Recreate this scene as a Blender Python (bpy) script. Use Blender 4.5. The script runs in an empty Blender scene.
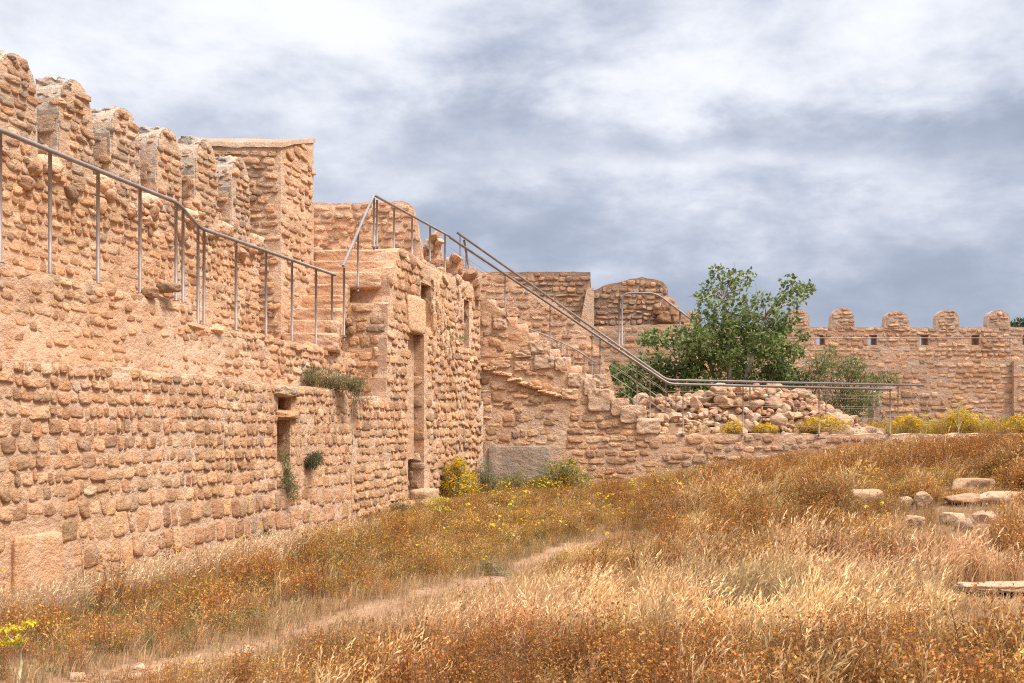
import bpy, math, random
import numpy as np
from mathutils import Vector, Matrix
from mathutils.geometry import tessellate_polygon

RS = np.random.RandomState(7)
random.seed(7)
F = 1000.0; CX = 512.0; HY = 430.0; EYE = 1.6     # focal length in px, principal column, horizon row, eye height
scene = bpy.context.scene
col = scene.collection

# ------------------------------------------------------------------ helpers
def P(x, y, Y):                 # a point at depth Y that the photo shows at (x, y)
    return ((x - CX) / F * Y, Y, EYE + (HY - y) / F * Y)

def _hash(ix, iy, iz, seed):
    h = (ix * 374761393 + iy * 668265263 + iz * 2147483647 + seed * 974634777) & 0xFFFFFFFF
    h = ((h ^ (h >> 13)) * 1274126177) & 0xFFFFFFFF
    h = ((h ^ (h >> 16)) * 2246822519) & 0xFFFFFFFF
    return ((h ^ (h >> 15)) & 0xFFFFFF) / float(0xFFFFFF)

def vnoise(p, seed=0):          # value noise, -1..1
    p = np.asarray(p, float)
    i = np.floor(p).astype(np.int64); f = p - i; f = f * f * (3 - 2 * f)
    r = 0
    for a in (0, 1):
        for b in (0, 1):
            for c in (0, 1):
                w = (f[..., 0] if a else 1 - f[..., 0]) * (f[..., 1] if b else 1 - f[..., 1]) * (f[..., 2] if c else 1 - f[..., 2])
                r = r + w * _hash(i[..., 0] + a, i[..., 1] + b, i[..., 2] + c, seed)
    return r * 2 - 1

def fbm(p, seed=0, octaves=3):
    p = np.asarray(p, float); s = 0; a = 1; t = 0
    for k in range(octaves):
        s = s + a * vnoise(p * (2.03 ** k), seed + k * 17); t += a; a *= .5
    return s / t

def sstep(a, b, x):
    t = np.clip((np.asarray(x, float) - a) / (b - a), 0, 1)
    return t * t * (3 - 2 * t)

def inpoly(px, py, poly):
    r = np.zeros(px.shape, bool); n = len(poly)
    for i in range(n):
        x1, y1 = poly[i]; x2, y2 = poly[(i + 1) % n]
        if y1 == y2: continue
        c = ((y1 > py) != (y2 > py)) & (px < (x2 - x1) * (py - y1) / (y2 - y1) + x1)
        r ^= c
    return r

class Acc:                       # collects triangles/quads with one colour attribute, built as ONE mesh object
    def __init__(s): s.v = []; s.f = {3: [], 4: []}; s.sm = {3: [], 4: []}; s.c = []; s.n = 0
    def add(s, v, f, c, smooth=True):
        v = np.asarray(v, float).reshape(-1, 3); f = np.asarray(f, np.int64)
        if len(v) == 0 or len(f) == 0: return
        c = np.asarray(c, float)
        if c.ndim == 1: c = np.tile(c, (len(v), 1))
        if c.shape[1] == 3: c = np.hstack([c, np.ones((len(c), 1))])
        k = f.shape[1]
        s.v.append(v); s.c.append(c); s.f[k].append(f + s.n); s.sm[k].append(np.full(len(f), smooth)); s.n += len(v)
    def build(s, name, mat, parent=None, attr='col'):
        me = bpy.data.meshes.new(name)
        v = np.vstack(s.v); c = np.vstack(s.c)
        loops = []; starts = []; sm = []; n = 0
        for k in (3, 4):
            if s.f[k]:
                a = np.vstack(s.f[k]); loops.append(a.ravel()); starts.append(n + np.arange(len(a)) * k)
                n += a.size; sm.append(np.concatenate(s.sm[k]))
        loops = np.concatenate(loops); starts = np.concatenate(starts); sm = np.concatenate(sm)
        me.vertices.add(len(v)); me.vertices.foreach_set('co', v.astype(np.float32).ravel())
        me.loops.add(len(loops)); me.loops.foreach_set('vertex_index', loops.astype(np.int32))
        me.polygons.add(len(starts)); me.polygons.foreach_set('loop_start', starts.astype(np.int32))
        me.polygons.foreach_set('use_smooth', sm)
        me.update(calc_edges=True)
        at = me.color_attributes.new(attr, 'FLOAT_COLOR', 'POINT')
        at.data.foreach_set('color', c.astype(np.float32).ravel())
        me.materials.append(mat)
        o = bpy.data.objects.new(name, me); col.objects.link(o)
        if parent: o.parent = parent
        return o

def tag(o, label=None, cat=None, group=None, kind=None):
    if label: o['label'] = label
    if cat: o['category'] = cat
    if group: o['group'] = group
    if kind: o['kind'] = kind
    return o

def thing(name, label, cat, group=None):
    o = bpy.data.objects.new(name, None); col.objects.link(o); o.empty_display_size = .2
    return tag(o, label, cat, group)

def drop_to_base(root, loc):     # put the Empty at the thing's base without moving its parts
    root.location = loc
    for ch in root.children: ch.matrix_parent_inverse = Matrix.Translation(-Vector(loc))

# ------------------------------------------------------------------ materials
def new_mat(name):
    m = bpy.data.materials.new(name); m.use_nodes = True
    nt = m.node_tree; nt.nodes.clear(); return m, nt
def N(nt, t, **kw):
    n = nt.nodes.new(t)
    for k, v in kw.items():
        if k in n.inputs: n.inputs[k].default_value = v
        else: setattr(n, k, v)
    return n
def L(nt, a, b): nt.links.new(a, b)
def ramp(nt, stops, fac):
    n = nt.nodes.new('ShaderNodeValToRGB'); r = n.color_ramp
    while len(r.elements) > 1: r.elements.remove(r.elements[-1])
    r.elements[0].position = stops[0][0]; r.elements[0].color = (*stops[0][1], 1)
    for p, c in stops[1:]:
        e = r.elements.new(p); e.color = (*c, 1)
    L(nt, fac, n.inputs[0]); return n
def mixc(nt, fac, a, b, mode='MIX'):
    n = nt.nodes.new('ShaderNodeMix'); n.data_type = 'RGBA'; n.blend_type = mode
    for s, i in ((fac, 0), (a, 6), (b, 7)):
        if isinstance(s, (int, float)): n.inputs[i].default_value = s
        elif isinstance(s, tuple): n.inputs[i].default_value = (*s, 1)
        else: L(nt, s, n.inputs[i])
    return n.outputs[2]
def noise(nt, scale, detail=4, rough=.6, dist=0):
    n = nt.nodes.new('ShaderNodeTexNoise'); n.inputs['Scale'].default_value = scale
    n.inputs['Detail'].default_value = detail; n.inputs['Roughness'].default_value = rough; n.inputs['Distortion'].default_value = dist
    g = nt.nodes.new('ShaderNodeNewGeometry'); L(nt, g.outputs['Position'], n.inputs['Vector']); return n.outputs[0]
def mapr(nt, v, a, b, c=0., d=1.):
    n = nt.nodes.new('ShaderNodeMapRange'); n.inputs[1].default_value = a; n.inputs[2].default_value = b
    n.inputs[3].default_value = c; n.inputs[4].default_value = d; L(nt, v, n.inputs[0]); return n.outputs[0]

def masonry_material(name, hue=(1, 1, 1), mortar=(.72, .485, .325)):
    m, nt = new_mat(name)
    at = N(nt, 'ShaderNodeAttribute', attribute_name='col')
    sep = N(nt, 'ShaderNodeSeparateColor'); L(nt, at.outputs['Color'], sep.inputs[0])
    rnd, mask, rnd2, grey = sep.outputs[0], sep.outputs[1], sep.outputs[2], at.outputs['Alpha']
    st = ramp(nt, [(0, (.57, .28, .14)), (.2, (.65, .345, .175)), (.38, (.54, .25, .125)), (.55, (.68, .41, .23)), (.68, (.62, .345, .155)),
                   (.80, (.70, .50, .32)), (.86, (.50, .215, .105)), (.93, (.48, .26, .14)), (.98, (.46, .32, .21)), (1, (.34, .235, .165))], rnd).outputs[0]
    n1 = noise(nt, 9, 5, .65); n2 = noise(nt, 1.1, 3, .5); n3 = noise(nt, 32, 6, .75)
    st = mixc(nt, mapr(nt, n1, .4, .62, 0, .6), st, (.64, .39, .235))
    mo = mixc(nt, mapr(nt, n2, .35, .65), mortar, tuple(a * b for a, b in zip(mortar, (1.0, .88, .80))))
    c = mixc(nt, mask, mo, st)
    # pinkish / ochre drift over metres, weather-grey on the exposed crowns, shade tone on the gate wall jambs, small dark pits
    c = mixc(nt, mapr(nt, noise(nt, .55, 3, .6), .4, .65, 0, .35), c, (.62, .36, .17))
    c = mixc(nt, mapr(nt, noise(nt, 2.3, 4, .7), .56, .72, 0, .35), c, (.72, .53, .38))
    gm = N(nt, 'ShaderNodeMath', operation='MULTIPLY'); L(nt, grey, gm.inputs[0]); L(nt, mapr(nt, noise(nt, 5, 5, .7), .36, .58, .35, 1), gm.inputs[1])
    gcol = mixc(nt, mask, (.50, .43, .35), (.40, .32, .25)); c = mixc(nt, gm.outputs[0], c, gcol)
    br = mapr(nt, rnd2, 0, 1, .64, 1.18)
    hs = N(nt, 'ShaderNodeHueSaturation'); L(nt, br, hs.inputs['Value']); L(nt, c, hs.inputs['Color'])
    c = mixc(nt, 1.0, hs.outputs[0], hue, 'MULTIPLY')
    # pale lime bloom and rain streaks that run down the face
    mpn = N(nt, 'ShaderNodeMapping'); g_ = N(nt, 'ShaderNodeNewGeometry'); L(nt, g_.outputs['Position'], mpn.inputs[0]); mpn.inputs['Scale'].default_value = (2.6, 2.6, .45)
    ns = N(nt, 'ShaderNodeTexNoise', Scale=1.0, Detail=5.0, Roughness=.65); L(nt, mpn.outputs[0], ns.inputs['Vector'])
    c = mixc(nt, mapr(nt, ns.outputs[0], .54, .72, 0, .34), c, (.74, .55, .41)); c = mixc(nt, mapr(nt, ns.outputs[0], .42, .28, 0, .42), c, (.36, .20, .12))
    c = mixc(nt, mapr(nt, noise(nt, 17, 5, .7), .30, .44, .55, 0), c, (.24, .125, .07))
    b = N(nt, 'ShaderNodeBsdfPrincipled', Roughness=.93); L(nt, c, b.inputs['Base Color'])
    b.inputs['Specular IOR Level'].default_value = .15
    add = N(nt, 'ShaderNodeMath', operation='MULTIPLY_ADD'); L(nt, n1, add.inputs[0]); add.inputs[1].default_value = 2.6; L(nt, n3, add.inputs[2])
    bp = N(nt, 'ShaderNodeBump', Strength=.9, Distance=.032); L(nt, add.outputs[0], bp.inputs['Height']); L(nt, bp.outputs[0], b.inputs['Normal'])
    o = N(nt, 'ShaderNodeOutputMaterial'); L(nt, b.outputs[0], o.inputs[0]); return m

def vcol_material(name, trans=.3, rough=.8, var=.25):
    m, nt = new_mat(name)
    at = N(nt, 'ShaderNodeAttribute', attribute_name='col')
    v = mapr(nt, noise(nt, 30, 2), .3, .7, 1 - var, 1 + var)
    hs = N(nt, 'ShaderNodeHueSaturation'); L(nt, v, hs.inputs['Value']); L(nt, at.outputs['Color'], hs.inputs['Color'])
    b = N(nt, 'ShaderNodeBsdfPrincipled', Roughness=rough); b.inputs['Specular IOR Level'].default_value = .2; L(nt, hs.outputs[0], b.inputs['Base Color'])
    o = N(nt, 'ShaderNodeOutputMaterial')
    if trans:
        t = N(nt, 'ShaderNodeBsdfTranslucent'); L(nt, hs.outputs[0], t.inputs[0])
        mx = N(nt, 'ShaderNodeMixShader'); mx.inputs[0].default_value = trans
        L(nt, b.outputs[0], mx.inputs[1]); L(nt, t.outputs[0], mx.inputs[2]); L(nt, mx.outputs[0], o.inputs[0])
    else: L(nt, b.outputs[0], o.inputs[0])
    return m

def ground_material(name, a, b_, c_):
    m, nt = new_mat(name)
    c = mixc(nt, mapr(nt, noise(nt, 1.3, 5, .65), .38, .62), a, b_)
    c = mixc(nt, mapr(nt, noise(nt, 14, 5, .7), .45, .65, 0, .7), c, c_)
    b = N(nt, 'ShaderNodeBsdfPrincipled', Roughness=.95); b.inputs['Specular IOR Level'].default_value = .1; L(nt, c, b.inputs['Base Color'])
    bp = N(nt, 'ShaderNodeBump', Strength=.8, Distance=.03); L(nt, noise(nt, 22, 6, .7), bp.inputs['Height']); L(nt, bp.outputs[0], b.inputs['Normal'])
    o = N(nt, 'ShaderNodeOutputMaterial'); L(nt, b.outputs[0], o.inputs[0]); return m

def metal_material(name, c1, c2, metallic=.55, rough=.45):
    m, nt = new_mat(name)
    c = mixc(nt, mapr(nt, noise(nt, 6, 4), .4, .65), c1, c2)
    b = N(nt, 'ShaderNodeBsdfPrincipled', Roughness=rough, Metallic=metallic); L(nt, c, b.inputs['Base Color'])
    o = N(nt, 'ShaderNodeOutputMaterial'); L(nt, b.outputs[0], o.inputs[0]); return m

M_WALL = masonry_material('orange_rubble_masonry')
M_FAR = masonry_material('distant_rubble_masonry', (.93, .93, .95), (.56, .395, .28))
M_DARK = masonry_material('brown_rubble_masonry', (.78, .76, .76), (.40, .28, .20))
M_VEG = vcol_material('dry_and_green_plant', .3)
M_LEAF = vcol_material('tree_leaf', .35, .5, .3)
M_BARK = vcol_material('grey_bark', 0, .9, .3)
M_SOIL = ground_material('dry_soil', (.24, .14, .075), (.32, .20, .11), (.17, .10, .05))
M_PATH = ground_material('trodden_earth', (.34, .20, .115), (.27, .15, .08), (.42, .27, .17))
M_STEEL = metal_material('weathered_steel', (.21, .165, .14), (.27, .23, .21), .25, .55)
M_CABLE = metal_material('steel_cable', (.36, .29, .23), (.42, .35, .29), .2, .6)

# ------------------------------------------------------------------ masonry builders
class Plane:                     # a wall face: u runs along U, z up, d out along the normal
    def __init__(s, O, U, flip=False):
        s.O = np.array(O, float); U = np.array(U, float); s.U = U / np.linalg.norm(U)
        s.N = np.array([s.U[1], -s.U[0]]) * (-1 if flip else 1)
    def w(s, u, z, d):
        u = np.asarray(u, float); z = np.asarray(z, float); d = np.asarray(d, float)
        return np.stack([s.O[0] + s.U[0] * u + s.N[0] * d, s.O[1] + s.U[1] * u + s.N[1] * d, z + 0 * u], -1)

SL = .26
def main_plane(c): return Plane((c, 0), (SL, 1))
KU = math.hypot(SL, 1)
def mp(c, x, y):                 # photo pixel -> (u, z) on the long wall plane X = c + SL*Y
    Y = c / ((x - CX) / F - SL); return (Y * KU, EYE + (HY - y) / F * Y)
def fp(Y, x, y): return ((x - CX) / F * Y, EYE + (HY - y) / F * Y)    # the same on a plane that faces the viewer

def roughen(poly, amp, step=.13, seed=1, zmin=-9):
    out = []; n = len(poly)
    for i in range(n):
        a = np.array(poly[i]); b = np.array(poly[(i + 1) % n]); d = np.linalg.norm(b - a)
        k = max(1, int(d / step))
        if max(a[1], b[1]) < zmin or amp == 0: k = 1
        for j in range(k):
            p = a + (b - a) * j / k
            if j and amp:
                nn = np.array([-(b - a)[1], (b - a)[0]]) / (d + 1e-9)
                p = p + nn * amp * float(vnoise([[p[0] * 5.1, p[1] * 5.1, seed]], seed)[0])
            out.append((float(p[0]), float(p[1])))
    return out

def prism(acc, pl, poly, thick, holes=(), hole_depth=None, back_open=False, c=(.5, 0, .5, 0), d0=0):
    rings = [poly] + list(holes)
    tri = tessellate_polygon([[Vector((x, y, 0)) for x, y in r] for r in rings])
    pts = np.array([p for r in rings for p in r]); n = len(pts)
    front = pl.w(pts[:, 0], pts[:, 1], np.full(n, d0)); back = pl.w(pts[:, 0], pts[:, 1], np.full(n, d0 - thick))
    acc.add(front, np.array(tri), c, False)
    if holes and hole_depth:     # blind recess: solid back
        t2 = tessellate_polygon([[Vector((x, y, 0)) for x, y in poly]])
        acc.add(pl.w([p[0] for p in poly], [p[1] for p in poly], np.full(len(poly), d0 - thick)), np.array(t2), c, False)
    else:
        acc.add(back, np.array(tri), c, False)
    k = 0
    for ri, r in enumerate(rings):
        m = len(r); dep = thick if (ri == 0 or not hole_depth) else hole_depth
        a = pl.w([p[0] for p in r], [p[1] for p in r], np.full(m, d0)); b = pl.w([p[0] for p in r], [p[1] for p in r], np.full(m, d0 - dep))
        q = np.array([[i, (i + 1) % m, m + (i + 1) % m, m + i] for i in range(m)])
        acc.add(np.vstack([a, b]), q, c, False)
        if ri and hole_depth:
            t3 = tessellate_polygon([[Vector((x, y, 0)) for x, y in r]])
            acc.add(b, np.array(t3), c, False)

def relief(acc, pl, poly, holes, cell, amp, seed, grey=0, d0=.006):
    pa = np.array(poly); u0, z0 = pa.min(0); u1, z1 = pa.max(0)
    nu = int((u1 - u0) / cell) + 2; nz = int((z1 - z0) / cell) + 2
    uu, zz = np.meshgrid(u0 + np.arange(nu + 1) * cell, z0 + np.arange(nz + 1) * cell, indexing='ij')
    uu = uu + cell * .3 * vnoise(np.stack([uu * 9, zz * 9, uu * 0 + seed], -1), 3); 
    cu = (uu[:-1, :-1] + uu[1:, 1:]) / 2; cz = (zz[:-1, :-1] + zz[1:, 1:]) / 2
    ok = inpoly(cu, cz, poly)
    for h in holes: ok &= ~inpoly(cu, cz, h)
    # cells touching the outline stay out
    for dx, dy in ((cell * .6, 0), (-cell * .6, 0), (0, cell * .6), (0, -cell * .6)):
        ok &= inpoly(cu + dx, cz + dy, poly)
        for h in holes: ok &= ~inpoly(cu + dx, cz + dy, h)
    q = np.stack([uu * 1.7, zz * 1.7, uu * 0 + seed], -1)
    d = d0 + amp * (.45 + fbm(q * 3.1, seed, 3) * .9 + fbm(q, seed + 5, 2) * .5)
    full = np.zeros(uu.shape, bool); full[1:-1, 1:-1] = ok[:-1, :-1] & ok[1:, :-1] & ok[:-1, 1:] & ok[1:, 1:]
    d = np.where(full, np.maximum(d, .003), -.004)      # the sheet dives into the core at its rim
    v = pl.w(uu, zz, d).reshape(-1, 3)
    ii, jj = np.nonzero(ok); w = nz + 1
    f = np.stack([ii * w + jj, (ii + 1) * w + jj, (ii + 1) * w + jj + 1, ii * w + jj + 1], -1)
    c = np.zeros((len(v), 4)); c[:, 0] = .5; c[:, 2] = .5 + .35 * fbm(q * 2, seed + 9, 2).ravel(); c[:, 3] = grey
    if len(f): acc.add(v, f, c, True)

def stones(acc, pl, poly, holes=(), ch=.18, sw=.17, depth=.045, seed=0, grey=0, S=12, jit=.15, gap=.02, tilt=.5, buried=.0, grow=None, sq=2.9, wmax=2.2, red=0, greytop=0, minb=.4):
    rs = np.random.RandomState(seed + 100)
    pa = np.array(poly); u0, z0 = pa.min(0); u1, z1 = pa.max(0)
    U = []; Z = []; W = []; H = []
    z = z0; row = 0
    while z < z1 + .02:
        h = ch * rs.uniform(.82, 1.2) * (grow(z) if grow else 1)
        u = u0 - rs.uniform(0, .2)
        while u < u1:
            w = min(sw * wmax, sw * math.exp(rs.normal(0, .38)) * (grow(z) if grow else 1) )
            U.append(u + w / 2); Z.append(z + h / 2 + h * rs.normal(0, jit * .45)); W.append(w); H.append(h * rs.uniform(1 - jit * 1.3, 1 + jit * .4)); u += w
        z += h; row += 1
    U = np.array(U); Z = np.array(Z); W = np.array(W); H = np.array(H)
    Z = Z + .05 * ch / .18 * fbm(np.stack([U * .7, Z * .5, U * 0 + seed], -1), seed + 3, 2)      # courses wander
    ok = np.ones(len(U), bool)
    for fx, fy in ((0, 0), (.42, 0), (-.42, 0), (0, .40), (0, -.3)):
        ok &= inpoly(U + W * fx, Z + H * fy, poly)
    for h in holes:
        for fx, fy in ((0, 0), (.45, 0), (-.45, 0), (0, .4), (0, -.4)): ok &= ~inpoly(U + W * fx, Z + H * fy, h)
    U, Z, W, H = U[ok], Z[ok], W[ok], H[ok]; n = len(U)
    if n == 0: return
    sz = np.minimum(W, H)
    emb = fbm(np.stack([U * .55, Z * .8, U * 0 + seed * 3.3], -1), seed + 40, 2)
    D = .68 * depth * rs.uniform(.55, 1.35, n) * np.clip(1 + buried * (emb * 2.0 - .25), minb, 1.25)
    ang = np.arange(S) / S * 2 * np.pi + .13
    ca, sa = np.cos(ang), np.sin(ang)
    R = [(1.0, -.6), (1.0, .42), (.91, .86), (.62, 1.03)]
    ph = rs.uniform(0, 6.28, (n, 1)); pq = rs.uniform(0, 6.28, (n, 1)); e = 2 / (sq * 1.35 * rs.uniform(.75, 1.5, (n, 1)))
    rad = 1 + .05 * np.sin(2 * ang + ph) + .06 * np.sin(3 * ang + pq) + rs.normal(0, .05, (n, S))
    bx = np.sign(ca) * np.abs(ca) ** e * rad; by = np.sign(sa) * np.abs(sa) ** e * rad
    hw = ((W - gap * .55 * rs.uniform(.4, 1.6, n)) / 2)[:, None]; hh = ((H - gap * .75 * rs.uniform(.4, 1.6, n)) / 2)[:, None]
    hw = np.maximum(hw, .02); hh = np.maximum(hh, .02)
    skew = rs.normal(0, .12, (n, 1)); sx = rs.normal(0, .16, (n, 1))
    tz = .75 * tilt * rs.uniform(.2, 1.5, (n, 1)); tx = rs.normal(0, .3, (n, 1))
    V = np.zeros((n, S * 4 + 1, 3))
    for r, (k, dd) in enumerate(R):
        x = bx * hw * k; y = by * hh * k
        dn = rs.normal(0, .17, (n, S)) if r > 1 else rs.normal(0, .06, (n, S))
        d = D[:, None] * (dd * (1 - tz * (y / hh) * .8 + tx * (x / hw)) + dn) if r else np.full((n, S), -.03)
        V[:, r * S:(r + 1) * S, 0] = U[:, None] + x + skew * y; V[:, r * S:(r + 1) * S, 1] = Z[:, None] + y + sx * x * .3
        V[:, r * S:(r + 1) * S, 2] = d
    V[:, -1, 0] = U; V[:, -1, 1] = Z; V[:, -1, 2] = D * (1.08 + rs.normal(0, .1, n))
    q = []
    for r in range(3):
        for i in range(S): q.append([r * S + i, r * S + (i + 1) % S, (r + 1) * S + (i + 1) % S, (r + 1) * S + i])
    t = [[3 * S + i, 3 * S + (i + 1) % S, 4 * S] for i in range(S)]
    nv = S * 4 + 1; off = (np.arange(n) * nv)[:, None, None]
    q = (np.array(q)[None] + off).reshape(-1, 4); t = (np.array(t)[None] + off).reshape(-1, 3)
    c = np.zeros((n, nv, 4)); rr = rs.uniform(0, 1, n) ** (1.25 if red == 0 else .9)
    rr = np.where(rs.uniform(0, 1, n) < red, .87, rr)
    c[:, :, 0] = rr[:, None]; c[:, :, 1] = .93; c[:, S * 3:, 1] = 1; c[:, :S, 1] = .3; c[:, :, 2] = rs.uniform(0, 1, n)[:, None]
    c[:, :, 3] = np.clip(grey + greytop * rs.uniform(-.5, 1, n), 0, 1)[:, None]
    vw = pl.w(V[:, :, 0], V[:, :, 1], V[:, :, 2]).reshape(-1, 3); b = acc.n
    acc.add(vw, q, c.reshape(-1, 4), True)
    acc.f[3].append(t + b); acc.sm[3].append(np.full(len(t), True))

_cube = {}
def cube_sphere(n):
    if n in _cube: return _cube[n]
    key = {}; vs = []; fs = []
    def vid(p):
        if p not in key: key[p] = len(vs); vs.append(p)
        return key[p]
    for ax in range(3):
        for s in (0, n):
            for i in range(n):
                for j in range(n):
                    q = []
                    for a, b in ((i, j), (i + 1, j), (i + 1, j + 1), (i, j + 1)):
                        p = [0, 0, 0]; p[ax] = s; p[(ax + 1) % 3] = a; p[(ax + 2) % 3] = b; q.append(vid(tuple(p)))
                    fs.append(q if s else q[::-1])
    _cube[n] = (np.array(vs) / n * 2 - 1, np.array(fs)); return _cube[n]

def blob(acc, cen, half, R=None, k=7, amp=.04, n=6, seed=0, c=(.5, 1, .5, 0), smooth=True, freq=2.5):
    v, f = cube_sphere(n)
    r = (np.abs(v) ** k).sum(1) ** (1 / k); p = v / r[:, None]
    nz = np.stack([fbm(p * freq + seed * 7.7 + i * 31, seed + i, 2) for i in range(3)], -1)
    p = (p + 0) * np.array(half) + nz * amp
    if R is not None: p = p @ np.array(R).T
    acc.add(p + np.array(cen), f, c, smooth)

def rock(acc, cen, half, R=None, n=9, seed=0, c=(.5, 1, .5, 0), planes=11, amp=.05, smooth=False):
    r_ = np.random.RandomState(seed + 4000); v, f = cube_sphere(n); d = v / np.linalg.norm(v, axis=1)[:, None]
    nn = r_.normal(0, 1, (planes, 3)); nn /= np.linalg.norm(nn, axis=1)[:, None]; dd = r_.uniform(.62, 1.0, planes)
    k = d @ nn.T; k = np.where(k > .05, k, .05); r = np.minimum((dd / k).min(1), 1.12)
    p = d * r[:, None] * (1 + amp * fbm(d * 2.7 + seed, seed, 2))[:, None] * np.array(half)
    if R is not None: p = p @ np.array(R).T
    acc.add(p + np.array(cen), f, c, smooth)

def rotz(a): return np.array([[math.cos(a), -math.sin(a), 0], [math.sin(a), math.cos(a), 0], [0, 0, 1]])
def rot_any(rs):
    q = rs.normal(0, 1, 4); q /= np.linalg.norm(q); w, x, y, z = q
    return np.array([[1-2*(y*y+z*z), 2*(x*y-z*w), 2*(x*z+y*w)], [2*(x*y+z*w), 1-2*(x*x+z*z), 2*(y*z-x*w)], [2*(x*z-y*w), 2*(y*z+x*w), 1-2*(x*x+y*y)]])
WA = math.atan2(-SL, 1)          # turn that lines a box up with the long wall

# ------------------------------------------------------------------ terrain
def ground_z(X, Y):
    X = np.asarray(X, float); Y = np.asarray(Y, float)
    s = sstep(0, 10.5, X); t = sstep(5, 17, Y)
    z = 1.04 * s * t
    z = z + .07 * fbm(np.stack([X * .6, Y * .6, X * 0], -1), 11, 3) * sstep(-3, 1, X - (-7.25 + SL * Y) - 3)
    bump = .14 * fbm(np.stack([X * 1.5, Y * 1.5, X * 0 + 4], -1), 21, 2) * s
    z = z + bump + .10 * sstep(17, 25, Y) * (1 - s)
    beyond = sstep(25.0, 25.6, Y) * sstep(-1.5, -.6, X + 0 * Y)
    zb = 1.42 + .05 * fbm(np.stack([X * .8, Y * .8, X * 0], -1), 31, 2)
    z = z * (1 - beyond) + zb * beyond
    return z

PATH = [(-3.1, 5.6), (-2.4, 6.7), (-1.68, 7.9), (-.61, 9.9), (.35, 12.3), (1.35, 14.6)]
def path_d(X, Y):
    d = np.full(np.shape(X), 1e9)
    for (x1, y1), (x2, y2) in zip(PATH[:-1], PATH[1:]):
        t = np.clip(((X - x1) * (x2 - x1) + (Y - y1) * (y2 - y1)) / ((x2 - x1) ** 2 + (y2 - y1) ** 2), 0, 1)
        d = np.minimum(d, np.hypot(X - x1 - t * (x2 - x1), Y - y1 - t * (y2 - y1)))
    return d
def path_w(X, Y): return .14 + .17 * vnoise(np.stack([np.asarray(X) * 1.3, np.asarray(Y) * 1.3, np.asarray(X) * 0], -1), 77)

def build_ground():
    def axis(lo, hi, step, far):
        a = list(np.arange(lo, hi + 1e-6, step)); s = step
        left = []; x = lo
        while x > -far: s *= 1.35; x -= s; left.append(x)
        right = []; x = hi; s = step
        while x < far: s *= 1.35; x += s; right.append(x)
        return np.array(left[::-1] + a + right)
    xs = axis(-6, 14, .1, 900); ys = axis(4, 30, .1, 900)
    XX, YY = np.meshgrid(xs, ys, indexing='ij'); ZZ = ground_z(XX, YY)
    v = np.stack([XX, YY, ZZ], -1).reshape(-1, 3)
    cx = (XX[:-1, :-1] + XX[1:, 1:]) / 2; cy = (YY[:-1, :-1] + YY[1:, 1:]) / 2
    pm = path_d(cx, cy) < path_w(cx, cy) + .1
    w = len(ys); ii, jj = np.meshgrid(np.arange(len(xs) - 1), np.arange(len(ys) - 1), indexing='ij')
    q = np.stack([ii * w + jj, (ii + 1) * w + jj, (ii + 1) * w + jj + 1, ii * w + jj + 1], -1)
    a = Acc(); a.add(v, q[~pm].reshape(-1, 4), (.5, .5, .5, 1)); tag(a.build('ground', M_SOIL), kind='structure')
    b = Acc(); qq = q[pm].reshape(-1, 4); ids, inv = np.unique(qq, return_inverse=True)
    b.add(v[ids], inv.reshape(-1, 4), (.5, .5, .5, 1)); tag(b.build('dirt_path', M_PATH), kind='structure')
build_ground()

# ------------------------------------------------------------------ the long wall on the left
PLF = main_plane(-7.25); C2 = -7.87; PL2 = main_plane(C2); C3 = -9.02; PL3 = main_plane(C3)
U = lambda Y: Y * KU

# low wall in front, with its two-level niche
low_top = [mp(-7.25, 352, 394), mp(-7.25, 347, 392), mp(-7.25, 320, 388), mp(-7.25, 294, 385), mp(-7.25, 276, 384), mp(-7.25, 200, 374), mp(-7.25, 120, 368), mp(-7.25, 60, 362), mp(-7.25, 0, 357)]
low_poly = [(U(4.5), -.5), (U(17.26), -.5)] + low_top + [(U(4.5), 2.28)]
low_poly = roughen(low_poly, .035, seed=2, zmin=1.5)
def px_rect(c, x0, y0, x1, y1):
    (u0, _), (u1, _) = mp(c, x0, y0), mp(c, x1, y0); Y = (u0 + u1) / 2 / KU
    z0 = EYE + (HY - y1) / F * Y; z1 = EYE + (HY - y0) / F * Y
    return [(u0, z0), (u1, z0), (u1, z1), (u0, z1)]
niche = [px_rect(-7.25, 278, 397, 291, 410), px_rect(-7.25, 277, 420, 290, 462)]
lw = thing('rubble_wall', 'long low orange rubble wall at the left, front of the stepped masonry, with a dark two-level niche', 'wall')
a = Acc(); prism(a, PLF, low_poly, .60, niche, .45)
relief(a, PLF, low_poly, niche, .05, .014, 5)
ash = [(U(9.75) - .28, -.05), (U(10.35) - .28 + .1, -.05), (U(10.35) - .18, .59), (U(9.75) - .28, .59)]
growf = lambda z: 1.0 + .85 * float(1 - sstep(.2, .95, z))
stones(a, PLF, low_poly, niche + [ash], ch=.152, sw=.13, depth=.040, seed=3, jit=.18, tilt=.55, buried=.25, minb=.6, grow=growf, gap=.022, S=14, sq=3.0)
jam = lambda Yj, z0, z1, dep: None
def jamb(acc, pl, hole, dep, seed, **kw):      # stones on the far jamb of an opening
    u1 = max(p[0] for p in hole); z0 = min(p[1] for p in hole); z1 = max(p[1] for p in hole)
    o = pl.w(u1, 0, 0); jp = Plane((o[0], o[1]), -pl.N)      # runs inward
    if np.dot(jp.N, -pl.U) < 0: jp.N = -jp.N
    poly = [(0.0, z0), (dep, z0), (dep, z1), (0.0, z1)]
    stones(acc, jp, poly, seed=seed, **kw)
for i, h in enumerate(niche): jamb(a, PLF, h, .44, 60 + i, ch=.15, sw=.22, depth=.02, gap=.03, tilt=.2)
a.build('masonry', M_WALL, lw)
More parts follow.
